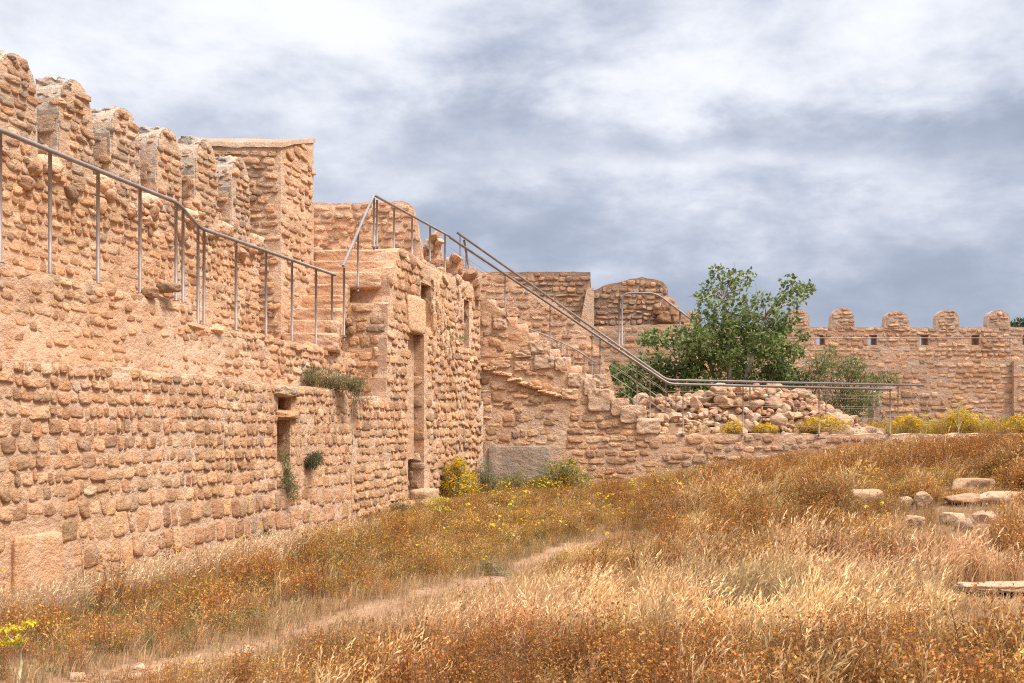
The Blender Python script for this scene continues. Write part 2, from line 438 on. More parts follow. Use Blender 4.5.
# big squared block low in the wall
a = Acc(); cu = (ash[0][0] + ash[1][0]) / 2
blob(a, PLF.w(cu, .27, .0), (.075, .33, .31), rotz(WA), 14, .012, 10, 4, (.24, .85, .8, 0), freq=1.6)
a.build('squared_block', M_WALL, lw)['label'] = 'large flat orange squared block'
a = Acc(); hn = niche[0]; cu = (hn[0][0] + hn[1][0]) / 2; wn = (hn[1][0] - hn[0][0]) / 2
blob(a, PLF.w(cu, hn[2][1] + .08, -.14), (.25, wn + .16, .075), rotz(WA), 7, .03, 8, 5, (.80, .9, .5, .5)); a.build('lintel', M_WALL, lw)
a = Acc(); blob(a, PLF.w(cu + .02, (hn[0][1] + niche[1][2][1]) / 2, -.16), (.26, wn + .12, .06), rotz(WA), 7, .025, 8, 6, (.3, .9, .5, 0)); a.build('lintel', M_WALL, lw)
drop_to_base(lw, (-4.8, 9.4, 0))

# walkway wall behind it
zs1, zs2 = 3.30, 3.05; Ys = 13.75
wp = [(U(4.5), .0), (U(18.9), .0), (U(18.9), zs2), (U(Ys), zs2), (U(Ys - .25), zs1), (U(4.5), zs1)]
wp = roughen(wp, .03, seed=5, zmin=2)
ww = thing('rubble_wall', 'tall orange wall with eroded plaster that carries the upper walkway, behind the low wall', 'wall')
a = Acc(); prism(a, PL2, wp, 1.13)
relief(a, PL2, wp, [], .045, .032, 8)
stones(a, PL2, [(x, max(z, 2.1)) for x, z in wp], ch=.14, sw=.155, depth=.05, seed=9, jit=.25, tilt=.6, buried=.55, minb=.3, S=12, gap=.016, sq=2.6)
rs = np.random.RandomState(5)
for i in range(26):              # loose blocks along the lip of the walkway
    u = U(rs.uniform(8.5, 17.5)); z = (zs1 if u < U(Ys - .12) else zs2)
    rock(a, PL2.w(u, z - rs.uniform(.02, .10), rs.uniform(-.10, .0)), rs.uniform(.05, .13, 3) * (1, 1.5, .8), rotz(WA + rs.normal(0, .2)), 7, i, (rs.uniform(0, .8), .9, rs.uniform(), 0))
uu, zz = mp(C2, 163, 288); blob(a, PL2.w(uu, zz, .08), (.14, .13, .05), rotz(WA + .3), 5, .03, 7, 77, (.95, 1, .2, .3))
for x, y in ((148, 293), (345, 322), (330, 330)):
    uu, zz = mp(C2, x, y); blob(a, PL2.w(uu, zz, .03), (.09, .10, .07), rotz(WA), 3, .03, 6, x, (.9, 1, .3, .2))
a.build('masonry', M_WALL, ww); drop_to_base(ww, (-5.2, 10, 0))

# parapet with round-topped merlons
zc = 4.86
pp = roughen([(U(6.4), 2.6), (U(17.7), 2.6), (U(17.7), zc), (U(6.4), zc)], .04, seed=9, zmin=3)
pw = thing('parapet_wall', 'parapet of the upper walkway at the left with a row of round-topped merlons', 'wall')
a = Acc(); prism(a, PL3, pp, .55)
relief(a, PL3, pp, [], .05, .016, 12)
stones(a, PL3, pp, ch=.14, sw=.155, depth=.045, seed=14, jit=.3, tilt=.5, buried=.45, S=12, gap=.03, sq=2.6, red=.05)
rs = np.random.RandomState(15)
mer = [12.29 + i * 1.0 for i in range(-5, 6)]
for i, Ye in enumerate(mer):
    u1 = U(Ye); 
    blob(a, PL3.w(u1 + .20, zc + .04, -.16), (.27, .20, .13), rotz(WA), 3, .05, 8, i + 30, (.5, .06, .95, .05))   # mortar hump in the crenel
    for j in range(3):
        blob(a, PL3.w(u1 + rs.uniform(-.5, .3), zc - rs.uniform(0, .3), .0), rs.uniform(.07, .13, 3), rot_any(rs), 4, .03, 6, i * 5 + j, (rs.uniform(), 1, rs.uniform(), .3))
a.build('masonry', M_WALL, pw)
for i, Ye in enumerate(mer):
    a = Acc(); wM = .66 + rs.uniform(-.04, .05); u1 = U(Ye); u0 = u1 - wM; zt = 6.12 + rs.uniform(-.05, .05); zb = 4.7
    if i >= 9: zt += .1
    arc = [(u0 + wM / 2 + wM / 2 * math.cos(t) * (1 - .06 * math.sin(t)), 5.66 + (zt - 5.66) * math.sin(t) ** .9) for t in np.linspace(0, math.pi, 11)]
    poly = roughen([(u0 - .03, zb), (u1 + .03, zb), (u1, 5.2)] + arc + [(u0, 5.2)], .035, .09, seed=i + 40)
    T = .50
    prism(a, PL3, poly, T, d0=-.01, c=(.5, 0, .75, 1))
    relief(a, PL3, poly, [], .045, .015, i + 50, .25, d0=.002)
    stones(a, PL3, poly, ch=.125, sw=.17, depth=.05, seed=i + 60, jit=.2, tilt=.2, S=12, gap=.022, grey=.25, greytop=.6, sq=2.5)
    # near flank: mortar below, rubble showing through, smooth rendered crown
    o = PL3.w(u0, 0, 0); fl = Plane((o[0], o[1]), -PL3.N)
    if np.dot(fl.N, -PL3.U) < 0: fl.N = -fl.N
    fpoly = [(0.0, 4.75), (T - .02, 4.75), (T - .02, 5.62), (0.0, 5.62)]
    relief(a, fl, fpoly, [], .05, .013, i + 70, .4)
    stones(a, fl, fpoly, ch=.15, sw=.22, depth=.05, seed=i + 80, jit=.35, tilt=.3, buried=.3, S=12, gap=.02, grey=.12, greytop=.5, sq=2.4)
    for j in range(5):
        blob(a, PL3.w(u0 + rs.uniform(0, .12), 4.85 + rs.uniform(0, .35), -rs.uniform(.05, .45)), rs.uniform(.07, .14, 3), rot_any(rs), 3, .03, 6, i * 7 + j, (rs.uniform(), 1, rs.uniform(), .25))
    for j in range(24):          # rubble breaking through the curved flank
        th = rs.uniform(1.75, 3.0); uj = u0 + wM / 2 + wM / 2 * .87 * math.cos(th); zj = 5.60 + (zt - 5.66) * math.sin(th)
        rock(a, PL3.w(uj, zj, -rs.uniform(.03, T - .05)), rs.uniform(.05, .085, 3) * (1.3, .9, .7), rotz(WA + rs.normal(0, .2)), 6, i * 31 + j, (rs.uniform(), .9, rs.uniform(), rs.choice([.2, .9])))
    for j in range(7):
        th = rs.uniform(.1, 1.7); rock(a, PL3.w(u0 + wM / 2 + wM / 2 * .84 * math.cos(th), 5.55 + (zt - 5.66) * math.sin(th), -rs.uniform(.0, .25)), rs.uniform(.05, .09, 3), rot_any(rs), 6, i * 37 + j, (rs.uniform(), .9, rs.uniform(), .6))
    mo_ = a.build('merlon', M_WALL, pw); a = Acc()
    blob(a, PL3.w((u0 + u1) / 2, zt - .11, -.27), (.23, wM * .30, .12), rotz(WA + .1 * (i % 3 - 1)), 3.0, .06, 12, i + 3, (.5, .05, .45, 1), freq=3.2)
    a.build('mortar_cap', M_WALL, mo_)
drop_to_base(pw, (-6.0, 11.5, 3.0))

# square bastion block at the end of the parapet
bt = thing('bastion', 'square masonry block with a smooth sloping cap at the end of the merlon row', 'bastion')
A0 = (-6.9, 17.6); A1 = (-4.07, 17.6); A2 = (-3.74, 18.85); A3 = (-6.9, 18.85)
zf, zbk = 6.62, 7.08
a = Acc()
pb = [A0, A1, A2, A3]
lo = np.array([[x, y, 1.0] for x, y in pb]); hi = np.array([[x, y, (zf if y < 18 else zbk)] for x, y in pb])
def lip(h):
    return h
v = np.vstack([lo, hi]); a.add(v, [[0, 1, 5, 4], [1, 2, 6, 5], [2, 3, 7, 6], [3, 0, 4, 7], [4, 5, 6, 7]], (.5, 0, .6, .2), False)
p1 = Plane(A0, (1, 0)); w1 = A1[0] - A0[0]; fpoly = roughen([(0, 3), (w1, 3), (w1, zf - .05), (0, zf - .05)], .03, seed=3, zmin=5)
relief(a, p1, fpoly, [], .05, .012, 90); stones(a, p1, fpoly, ch=.14, sw=.22, depth=.055, seed=91, jit=.25, tilt=.5, buried=.3, gap=.03, grey=.1, greytop=.5)
p2 = Plane(A1, (A2[0] - A1[0], A2[1] - A1[1])); w2 = math.hypot(A2[0] - A1[0], A2[1] - A1[1])
sp = roughen([(0, 2.9), (w2, 2.9), (w2, zbk - .08), (0, zf - .06)], .03, seed=8, zmin=5)
relief(a, p2, sp, [], .05, .018, 93); stones(a, p2, sp, ch=.17, sw=.2, depth=.06, seed=94, jit=.5, tilt=.4, buried=.6, gap=.03, sq=2.3)
a.build('masonry', M_WALL, bt)
a = Acc(); rs = np.random.RandomState(3)
n = 26                                         # rendered sloping cap, a slab with worn lips
cap = []
for i in range(n + 1):
    for j in range(7):
        s, t = i / n, j / 6
        xl = A0[0] + (A3[0] - A0[0]) * t - .02; xr = A1[0] + (A2[0] - A1[0]) * t + .03
        y = 17.56 + t * 1.32; cap.append([xl + (xr - xl) * s, y, zf + (zbk - zf) * t - .045])
cap = np.array(cap); cap += .04 * np.stack([fbm(cap * 3.5, 40 + k_, 3) for k_ in range(3)], -1); top = cap + [0, 0, .075]
fq = [[i * 7 + j, (i + 1) * 7 + j, (i + 1) * 7 + j + 1, i * 7 + j + 1] for i in range(n) for j in range(6)]
m = len(cap); f = fq + [[m + k for k in q] for q in fq]
rim = [i * 7 for i in range(n + 1)] + [n * 7 + j for j in range(1, 7)] + [i * 7 + 6 for i in range(n - 1, -1, -1)] + [j for j in range(5, 0, -1)]
f += [[rim[k], rim[(k + 1) % len(rim)], m + rim[(k + 1) % len(rim)], m + rim[k]] for k in range(len(rim))]
a.add(np.vstack([cap, top]), f, (.5, .3, .15, .5)); a.build('cap', M_WALL, bt)
drop_to_base(bt, (-4.07, 17.6, 3.0))

# steps climbing from the walkway to the platform
stp = thing('stone_steps', 'worn stone steps rising from the walkway to the upper platform beside the bastion', 'steps')
n = 8
for i in range(n):
    y0 = 17.55 + i * .27; z1 = 3.05 + (i + 1) * .257; xr = -3.08 if y0 < 18.8 else (-7.4 + SL * y0)
    a = Acc(); xl = -4.05 + (y0 - 17.6) * .1
    blob(a, ((xl + xr) / 2, y0 + .3, z1 - .16), ((xr - xl) / 2, .3, .16), None, 12, .02, 14, i, (.35 + .04 * (i % 3), .55, .75, .05), freq=3)
    a.build('step', M_WALL, stp)
drop_to_base(stp, (-3.6, 17.6, 3.05))

# gate wall: same plane as the low wall, full height, with the tall doorway
gw = thing('gate_wall', 'tall orange rubble wall with a narrow dark doorway and small slits, right of the low wall', 'wall')
g_out = [(U(17.27), -.5), (U(24.9), -.5), mp(-7.25, 480, 289), mp(-7.25, 474, 284), mp(-7.25, 462, 281), mp(-7.25, 452, 274), mp(-7.25, 440, 270), mp(-7.25, 425, 262), mp(-7.25, 412, 254), mp(-7.25, 400, 248),
         mp(-7.25, 397, 252), mp(-7.25, 394, 266), mp(-7.25, 391, 268), mp(-7.25, 389, 302), mp(-7.25, 387.5, 304), mp(-7.25, 386, 398), (U(17.27), 2.10)]
g_poly = roughen(g_out, .05, .12, seed=21, zmin=2)
door = px_rect(-7.25, 408, 333, 424, 500)
slit = px_rect(-7.25, 421, 284, 431, 326)
slit2 = px_rect(-7.25, 464, 300, 469, 348)
gh = [door, slit, slit2]
a = Acc(); prism(a, PLF, g_poly, .80, gh, .72)
relief(a, PLF, g_poly, gh, .06, .018, 25)
uD = U(20.9)
cutL = [(min(x, uD), z) for x, z in g_poly]; 
leftp = [(x, z) for x, z in g_poly if x <= uD]; leftp = [leftp[0], (uD, -.5), (uD, 5.1)] + leftp[1:]
stones(a, PLF, leftp, gh, ch=.17, sw=.17, depth=.055, seed=33, jit=.2, tilt=.6, buried=.2, gap=.02, S=12, grow=lambda z: 1 + .25 * float(sstep(2.6, 4, z)))
rp = [(uD + .05, -.5), (U(24.85), -.5), (U(24.85), 4.95), (uD + .05, 4.95)]
stones(a, PLF, rp, gh, ch=.19, sw=.22, depth=.07, seed=35, jit=.35, tilt=.5, buried=.4, gap=.02, S=12, sq=2.5)
for i, h in enumerate(gh): jamb(a, PLF, h, .7, 160 + i, ch=.21, sw=.26, depth=.045, gap=.02, tilt=.2, sq=3.4, grey=.45)  # grey darkens these jambs: shade of the openings put into the stone colour
rs = np.random.RandomState(55)
for i in range(46):              # ragged crown of the wall
    u = rs.uniform(U(19.7), U(24.7)); z = 5.06 + rs.uniform(-.16, .07)
    rock(a, PLF.w(u, z, rs.uniform(-.5, .02)), rs.uniform(.1, .22, 3) * (1, 1, .7), rot_any(rs), 7, i, (rs.uniform(), 1, rs.uniform(), .35))
for i in range(30):              # long eroded ribs right of the slit
    u = rs.uniform(U(21.3), U(23.2)); z = rs.uniform(3.2, 4.7)
    blob(a, PLF.w(u, z, rs.uniform(-.02, .05)), (.07, .06, rs.uniform(.15, .38)), rotz(WA), 3, .04, 6, i + 200, (.6, .2, .8, .05))
a.build('masonry', M_WALL, gw)
# frontal face of the stair block
a = Acc(); fY = 18.9; pf = Plane((-3.2, fY), (1, 0))
bp = roughen([(0, 1.9), (.87, 1.9), (.87, 4.0), (0, 4.0)], .02, seed=3, zmin=3)
prism(a, pf, bp, .5); relief(a, pf, bp, [], .06, .01, 7)
stones(a, pf, bp, ch=.21, sw=.27, depth=.05, seed=71, jit=.3, tilt=.3, gap=.02, buried=.2, sq=3, S=14, grey=.03)
pf2 = Plane((-3.15, 19.28), (1, 0)); b2 = [(0, 3.9), (.88, 3.9), (.88, 4.72), (0, 4.72)]
prism(a, pf2, b2, .5); relief(a, pf2, b2, [], .06, .015, 8); stones(a, pf2, b2, ch=.22, sw=.33, depth=.04, seed=72, jit=.2, tilt=.2, gap=.02, grey=.15)
a.build('stair_block', M_WALL, gw)
a = Acc(); zl = door[2][1]; ul = (door[0][0] + door[1][0]) / 2
blob(a, PLF.w(ul - .1, zl + .36, -.02), (.10, .50, .36), rotz(WA), 14, .018, 10, 9, (.60, .7, .85, .05), freq=1.5); a.build('lintel', M_WALL, gw)['label'] = 'pale squared stone over the doorway'
a = Acc(); blob(a, PLF.w(ul + .35, .22, .06), (.2, .42, .17), rotz(WA), 8, .03, 8, 10, (.55, .7, .5, .1)); a.build('door_sill', M_WALL, gw)
drop_to_base(gw, (-2.2, 19.5, 0))

# platform wall that closes the top of the steps
kw = thing('rubble_wall', 'rubble wall with a rounded right end that faces the viewer at the top of the steps', 'wall')
Yk = 22.6; pk = Plane((0, Yk), (1, 0))
kp = roughen([fp(Yk, 270, 300), fp(Yk, 424, 300), fp(Yk, 421, 245), fp(Yk, 417, 222), fp(Yk, 413, 207), fp(Yk, 402, 201), fp(Yk, 360, 203), fp(Yk, 270, 202)], .03, seed=6, zmin=5)
a = Acc(); prism(a, pk, kp, .6); relief(a, pk, kp, [], .06, .012, 31)
stones(a, pk, kp, ch=.16, sw=.20, depth=.05, seed=36, jit=.4, tilt=.3, buried=.3, gap=.04, grey=.12, greytop=.3, S=12, sq=2.3); a.build('masonry', M_WALL, kw)
drop_to_base(kw, (-3.3, Yk, 5.0))
pf_ = thing('stone_platform', 'flat rubble platform between the steps and the descending stair, behind the railing', 'platform')
a = Acc(); pts = [(-5.6, 19.6), (-7.35 + SL * 19.6, 19.6), (-7.9 + SL * 24.9, 24.7), (-1.4, 27.1), (-5.6, 27.1)]
pln = [(x, y) for x, y in pts]; v = [[x, y, 1.0] for x, y in pln] + [[x, y, 5.03] for x, y in pln]
for i in range(5): a.add(v, [[i, (i + 1) % 5, 5 + (i + 1) % 5, 5 + i]], (.5, 0, .5, 0), False)
a.add(v, [[5, 6, 7], [5, 7, 8], [5, 8, 9]], (.5, 0, .5, 0), False)
a.build('masonry', M_WALL, pf_); drop_to_base(pf_, (-3, 22, 1.0))
# broken parapet on the platform edge
bw = thing('broken_parapet', 'low broken parapet with one raised stub, on the platform edge behind the railing', 'parapet'); Ys_ = 24.35; ps_ = Plane((0, Ys_), (1, 0))
pp_ = roughen([fp(Ys_, x, y) for x, y in ((380, 295), (481, 300), (479, 284), (474, 274), (466, 270), (464, 262), (461, 256), (451, 256), (449, 262), (442, 259), (441, 248), (440, 234), (428, 235), (427, 246), (414, 250), (380, 252))], .03, .1, seed=3, zmin=4)
a = Acc(); prism(a, ps_, pp_, .32); relief(a, ps_, pp_, [], .06, .012, 7); stones(a, ps_, pp_, ch=.15, sw=.2, depth=.06, seed=72, jit=.4, tilt=.4, gap=.02, grey=.2, greytop=.5)
rs = np.random.RandomState(3)
for x, y in ((434, 235), (456, 257), (447, 262), (470, 272), (420, 250), (477, 280), (405, 251), (430, 243), (439, 240)):
    p = P(x, y + 2, Ys_ - .05); rock(a, p, rs.uniform(.12, .2, 3) * (1, 1, .6), rot_any(rs), 7, int(x), (rs.uniform(), .9, rs.uniform(), .4))
a.build('masonry', M_WALL, bw); drop_to_base(bw, (-2, Ys_, 5.0))

# ------------------------------------------------------------------ front terrace wall and stair
tw = thing('terrace_wall', 'stepped rubble wall facing the viewer that runs right from the corner at level height', 'wall')
Yt = 25.0; pt = Plane((0, Yt), (1, 0)); f_ = lambda x, y: fp(Yt, x, y)
t_out = [(f_(478, 0)[0], -.5), (13.0, -.5), (13.0, 1.50), f_(935, 434), f_(800, 434), f_(658, 433), f_(655, 420), f_(634, 416), f_(632, 404), f_(611, 402), f_(608, 388), f_(588, 386),
         f_(585, 373), f_(557, 370), f_(552, 352), f_(534, 346), f_(529, 334), f_(512, 326), f_(500, 312), f_(488, 300), f_(478, 296)]
t_poly = roughen(t_out, .035, .12, seed=31, zmin=1)
panel = [f_(488, 474), f_(550, 474), f_(549, 447), f_(488, 448)]
a = Acc(); prism(a, pt, t_poly, .5); relief(a, pt, t_poly, [], .06, .016, 35)
xs_ = f_(560, 0)[0]; xs2 = f_(660, 0)[0]
def clip(poly, lo, hi):          # Sutherland-Hodgman between two u values
    for s, lim in ((1, lo), (-1, -hi)):
        out = []
        for i in range(len(poly)):
            p, q = poly[i], poly[(i + 1) % len(poly)]; a_, b_ = s * p[0] - lim, s * q[0] - lim
            if a_ >= 0: out.append(p)
            if (a_ >= 0) != (b_ >= 0): t = a_ / (a_ - b_); out.append((p[0] + t * (q[0] - p[0]), p[1] + t * (q[1] - p[1])))
        poly = out
    return poly
stones(a, pt, clip(t_poly, -1, xs_), [panel], ch=.20, sw=.27, depth=.045, seed=51, jit=.5, tilt=.3, buried=.08, gap=.03, sq=2.3, S=14, red=.12)
stones(a, pt, clip(t_poly, xs_, xs2), [], ch=.185, sw=.33, depth=.045, seed=52, jit=.3, tilt=.3, buried=.2, gap=.022, sq=3, S=14, red=.12, grey=.05)
stones(a, pt, clip(t_poly, xs2, 13), [], ch=.22, sw=.33, depth=.045, seed=53, jit=.45, tilt=.25, buried=.3, gap=.04, sq=2.4, S=14, greytop=.5, red=.1)
rs = np.random.RandomState(60)
for i in range(16):              # slanting ledge of the older stair
    t = i / 15; x = 482 + t * 75; y = 366 + t * 30 + rs.normal(0, 1); p = f_(x, y)
    blob(a, (p[0], Yt - .03, p[1]), (.13, .07, .035), rotz(rs.normal(0, .1)), 3.5, .03, 6, i, (.6, .5, .9, .05))
a.build('masonry', M_WALL, tw)
# pale dressed blocks on the steps' edge
blocks = [(538, 345, 16, 13, .78), (544, 360, 20, 14, .96), (561, 362, 12, 14, .8), (574, 378, 13, 14, .77), (599, 398, 22, 24, .95), (570, 392, 16, 12, .6), (600, 378, 14, 12, .79),
          (522, 352, 18, 7, .95), (500, 362, 20, 8, .87), (521, 364, 14, 9, .68), (633, 412, 26, 18, .78), (648, 424, 24, 16, .8), (620, 405, 18, 18, .9), (500, 322, 14, 11, .93), (512, 310, 12, 10, .5), (590, 385, 12, 18, .77)]
for i, (x, y, w_, h_, tint) in enumerate(blocks):
    s = Acc(); p = f_(x, y)
    blob(s, (p[0], Yt - .02, p[1] - .05), (w_ / F * Yt / 2, .045, h_ / F * Yt / 2 * .92), rotz(rs.normal(0, .03)), 10, .03, 11, i + 5, (tint, .5, .7, .25 if tint > .7 else .05)); s.build('block', M_WALL, tw)
s = Acc(); p0, p1_ = panel[0], panel[2]
blob(s, ((p0[0] + p1_[0]) / 2, Yt - .02, (p0[1] + p1_[1]) / 2 - .1), ((p1_[0] - p0[0]) / 2, .045, (p1_[1] - p0[1]) / 2 + .12), None, 16, .010, 10, 4, (.5, 0, .0, .7)); s.build('concrete_panel', M_WALL, tw)['label'] = 'flat grey cement patch'
s = Acc(); blob(s, (-.80, 24.86, 1.35), (.09, .09, .95), rotz(.4), 4, .05, 8, 8, (.5, 0, 1, .5)); s.build('corner_render', M_WALL, tw)
drop_to_base(tw, (4, Yt, .5))

sw_ = thing('stair_wall', 'sloping rubble wall behind the steel stair railings, descending from the platform', 'wall')
Yw = 27.2; pq = Plane((0, Yw), (1, 0)); g_ = lambda x, y: fp(Yw, x, y)
s_poly = roughen([g_(440, 440), g_(622, 440), g_(616, 400), g_(610, 372), g_(598, 346), g_(578, 322), g_(556, 305), g_(530, 290), g_(508, 277), g_(490, 272), g_(472, 271), g_(440, 275)], .04, .14, seed=41, zmin=1.8)
a = Acc(); prism(a, pq, s_poly, .6); relief(a, pq, s_poly, [], .07, .014, 45)
stones(a, pq, s_poly, ch=.19, sw=.22, depth=.05, seed=55, jit=.5, tilt=.3, buried=.2, gap=.06, sq=2.3, S=10, greytop=.5)
a.build('masonry', M_WALL, sw_); drop_to_base(sw_, (1, Yw, 1.4))
st2 = thing('stair_flight', 'flight of rubble stairs going down right between two rubble walls', 'stairs')
n = 17
for i in range(n):
    t = i / (n - 1); x0 = -.75 + t * 4.4; z1 = 4.95 - t * 3.4
    s = Acc(); blob(s, (x0 + .18, 26.1, z1 - .45), (.17, .56, .45), None, 12, .02, 8, i, (.4, .5, .6, .1)); s.build('step', M_WALL, st2)
drop_to_base(st2, (1.5, 26.1, 1.4))

# ------------------------------------------------------------------ far corner bastion and crenellated wall
fb = thing('corner_bastion', 'far brown corner bastion with flat top and curved right part, behind the stair railings', 'bastion')
Yb = 38.0; h_ = lambda x, y: fp(Yb, x, y); pbp = Plane((0, Yb), (1, 0))
lp = roughen([h_(430, 430), h_(591, 430), h_(591, 286), h_(590.5, 272), h_(540, 272), h_(430, 273)], .03, .2, seed=51, zmin=4)
a = Acc(); prism(a, pbp, lp, 4.0); relief(a, pbp, lp, [], .12, .016, 55)
stones(a, pbp, lp, ch=.2, sw=.3, depth=.06, seed=61, jit=.3, tilt=.5, buried=.2, gap=.04, S=8, grey=.1, greytop=.3)
a.build('square_tower', M_DARK, fb)
a = Acc()                        # curved right part: a drum built of short facets
Yr = 38.9; prof = [(592, 291), (603, 286), (616, 283), (630, 279), (642, 277), (654, 279), (663, 282), (667, 287)]
rp_ = roughen([fp(Yr, 592, 440)] + [fp(Yr, 680, 440), fp(Yr, 680, 322), fp(Yr, 676, 312), fp(Yr, 669, 304)] + [fp(Yr, x, y) for x, y in prof[::-1]], .03, .2, seed=52, zmin=4)
prr = Plane((0, Yr), (1, 0)); prism(a, prr, rp_, 2.4); relief(a, prr, rp_, [], .12, .016, 56)
stones(a, prr, rp_, ch=.2, sw=.27, depth=.06, seed=62, jit=.3, tilt=.5, buried=.2, gap=.04, S=8, grey=.1, greytop=.3)
for i, (x, y) in enumerate(((667, 305), (672, 312), (660, 310), (677, 320), (664, 318))):
    p = fp(Yr, x, y); blob(a, (p[0], Yr - .1, p[1]), (.28, .25, .25), None, 3.5, .08, 7, i, (.3, 1, .4, .1))
a.build('curved_tower', M_DARK, fb)
a = Acc(); pA = fp(Yb - .4, 592, 326); pB = fp(Yb - .4, 700, 440); plw = Plane((0, Yb - .4), (1, 0))
lw2 = roughen([(pA[0], 1.0), (pB[0], 1.0), (pB[0], pA[1] - .2), fp(Yb - .4, 682, 324), (pA[0], pA[1])], .03, .2, seed=53, zmin=4)
prism(a, plw, lw2, .38); relief(a, plw, lw2, [], .12, .014, 57)
stones(a, plw, lw2, ch=.25, sw=.38, depth=.05, seed=63, jit=.3, tilt=.3, buried=.3, gap=.05, S=8); a.build('base_wall', M_FAR, fb)
a = Acc()                        # pale rendered buttress leaning on the tower
q0 = [fp(Yb - .5, 578, 336), fp(Yb - .5, 594, 336), fp(Yb - .5, 594, 288), fp(Yb - .5, 587, 289)]
prism(a, Plane((0, Yb - .5), (1, 0)), q0, .45, c=(.5, 0, 1, .15)); a.build('buttress', M_FAR, fb)
drop_to_base(fb, (4, Yb, 1.3))

cw = thing('battlement_wall', 'long distant wall across the right side with a row of round merlons and small loopholes', 'wall')
Yc = 42.0; pc = Plane((0, Yc), (1, 0)); c_ = lambda x, y: fp(Yc, x, y)
x0c, x1c = c_(655, 0)[0], 30.0; zt = c_(0, 327)[1]
holes = []
loops_x = [817, 869, 920.5, 971.5, 1023, 1075]
for x in loops_x: holes.append([c_(x - .5, 345), c_(x + 8, 345), c_(x + 8, 335), c_(x - .5, 335)])
cpoly = roughen([(x0c, .5), (x1c, .5), (x1c, zt), (x0c, zt)], .02, .25, seed=3, zmin=4)
zled = c_(0, 360)[1]
a = Acc(); prism(a, pc, cpoly, .75, holes); relief(a, pc, cpoly, holes, .12, .016, 65)
stones(a, pc, clip(cpoly, x0c, 22.5), holes, ch=.18, sw=.27, depth=.05, seed=81, jit=.35, tilt=.4, buried=.4, gap=.04, S=8, greytop=.35, red=.06)
a.build('masonry', M_FAR, cw)
a = Acc(); lpoly = roughen([(x0c, .5), (x1c, .5), (x1c, zled), (x0c, zled)], .03, .25, seed=4, zmin=2); plx = Plane((0, Yc - .38), (1, 0))
prism(a, plx, lpoly, .37); relief(a, plx, lpoly, [], .12, .016, 66)
stones(a, plx, clip(lpoly, x0c, 22.5), ch=.2, sw=.34, depth=.05, seed=82, jit=.35, tilt=.4, buried=.55, gap=.04, S=8, red=.05)
a.build('base_ledge', M_FAR, cw)
a = Acc(); bx0 = c_(1007, 0)[0]; bpoly = roughen([(bx0, .5), (bx0 + 6, .5), (bx0 + 6, c_(0, 362)[1]), (bx0, c_(0, 362)[1])], .02, .25, seed=5, zmin=2); pbx = Plane((0, Yc - .60), (1, 0))
prism(a, pbx, bpoly, .21); relief(a, pbx, bpoly, [], .12, .016, 67); stones(a, pbx, bpoly, ch=.2, sw=.33, depth=.05, seed=83, jit=.3, tilt=.4, buried=.4, gap=.04, S=8); a.build('buttress', M_FAR, cw)
rs = np.random.RandomState(8)
mx = [(692, 311, 20), (798, 309, 24), (842.5, 308, 24), (896.5, 311, 24.5), (947.5, 309.5, 23.5), (998.5, 310, 23.5), (1050, 310, 24), (1101, 310, 24)]
for i, (x, y, w_) in enumerate(mx):
    a = Acc(); uc, ztop = c_(x, y); hw = w_ / 2 / F * Yc * .96; zb = zt - .12
    arc = [(uc + hw * math.cos(t), zt + .36 + (ztop - zt - .36) * math.sin(t)) for t in np.linspace(0, math.pi, 11)]
    poly = roughen([(uc - hw - .03, zb), (uc + hw + .03, zb)] + arc, .03, .12, seed=i)
    prism(a, pc, poly, .34, d0=.02, c=(.5, 0, .5, .3)); relief(a, Plane((0, Yc - .02), (1, 0)), poly, [], .08, .02, i + 5, .2)
    stones(a, Plane((0, Yc - .02), (1, 0)), poly, ch=.15, sw=.24, depth=.045, seed=i + 90, jit=.2, tilt=.4, gap=.035, S=10, grey=.2, greytop=.4)
    a.build('merlon', M_FAR, cw)
drop_to_base(cw, (14, Yc, 1.3))

lw3 = thing('rubble_wall', 'short low wall of pale rubble with wide mortar joints, between the bush and the distant wall', 'wall')
Yl = 31.5; pl3 = Plane((0, Yl), (1, 0)); l_ = lambda x, y: fp(Yl, x, y)
p3 = roughen([(l_(872, 0)[0], 1.0), (l_(948, 0)[0], 1.0), l_(948, 393), l_(946, 391), l_(930, 389), l_(884, 389), l_(874, 392)], .03, .15, seed=7, zmin=2)
a = Acc(); prism(a, pl3, p3, .5); relief(a, pl3, p3, [], .08, .015, 71)
stones(a, pl3, p3, ch=.22, sw=.28, depth=.05, seed=95, jit=.3, tilt=.3, gap=.07, S=10, sq=2.6); a.build('masonry', M_FAR, lw3); drop_to_base(lw3, (12.5, Yl, 1.4))

# ------------------------------------------------------------------ rubble heap: mound plus individual stones
a = Acc(); xs = np.linspace(1.9, 11.2, 60); ys = np.linspace(25.7, 29.8, 26); XX, YY = np.meshgrid(xs, ys, indexing='ij')
def mound(X, Y):
    top = 1.05 * sstep(2.4, 3.8, X) * (1 - sstep(7.2, 10.6, X)) + .30 * sstep(4.5, 6.5, X) * (1 - sstep(7.5, 10, X))
    return 1.36 + top * sstep(25.7, 27.3, Y) * (1 - .5 * sstep(28.3, 29.8, Y)) + .08 * fbm(np.stack([X * 2, Y * 2, X * 0], -1), 3, 2)
ZZ = mound(XX, YY) - .10; v = np.stack([XX, YY, ZZ], -1).reshape(-1, 3); w = 26
a.add(v, [[i * w + j, (i + 1) * w + j, (i + 1) * w + j + 1, i * w + j + 1] for i in range(59) for j in range(25)], (.95, .8, .2, .1))
mo = a.build('rubble_mound', M_SOIL); tag(mo, kind='structure')
protos = []; rs = np.random.RandomState(12)
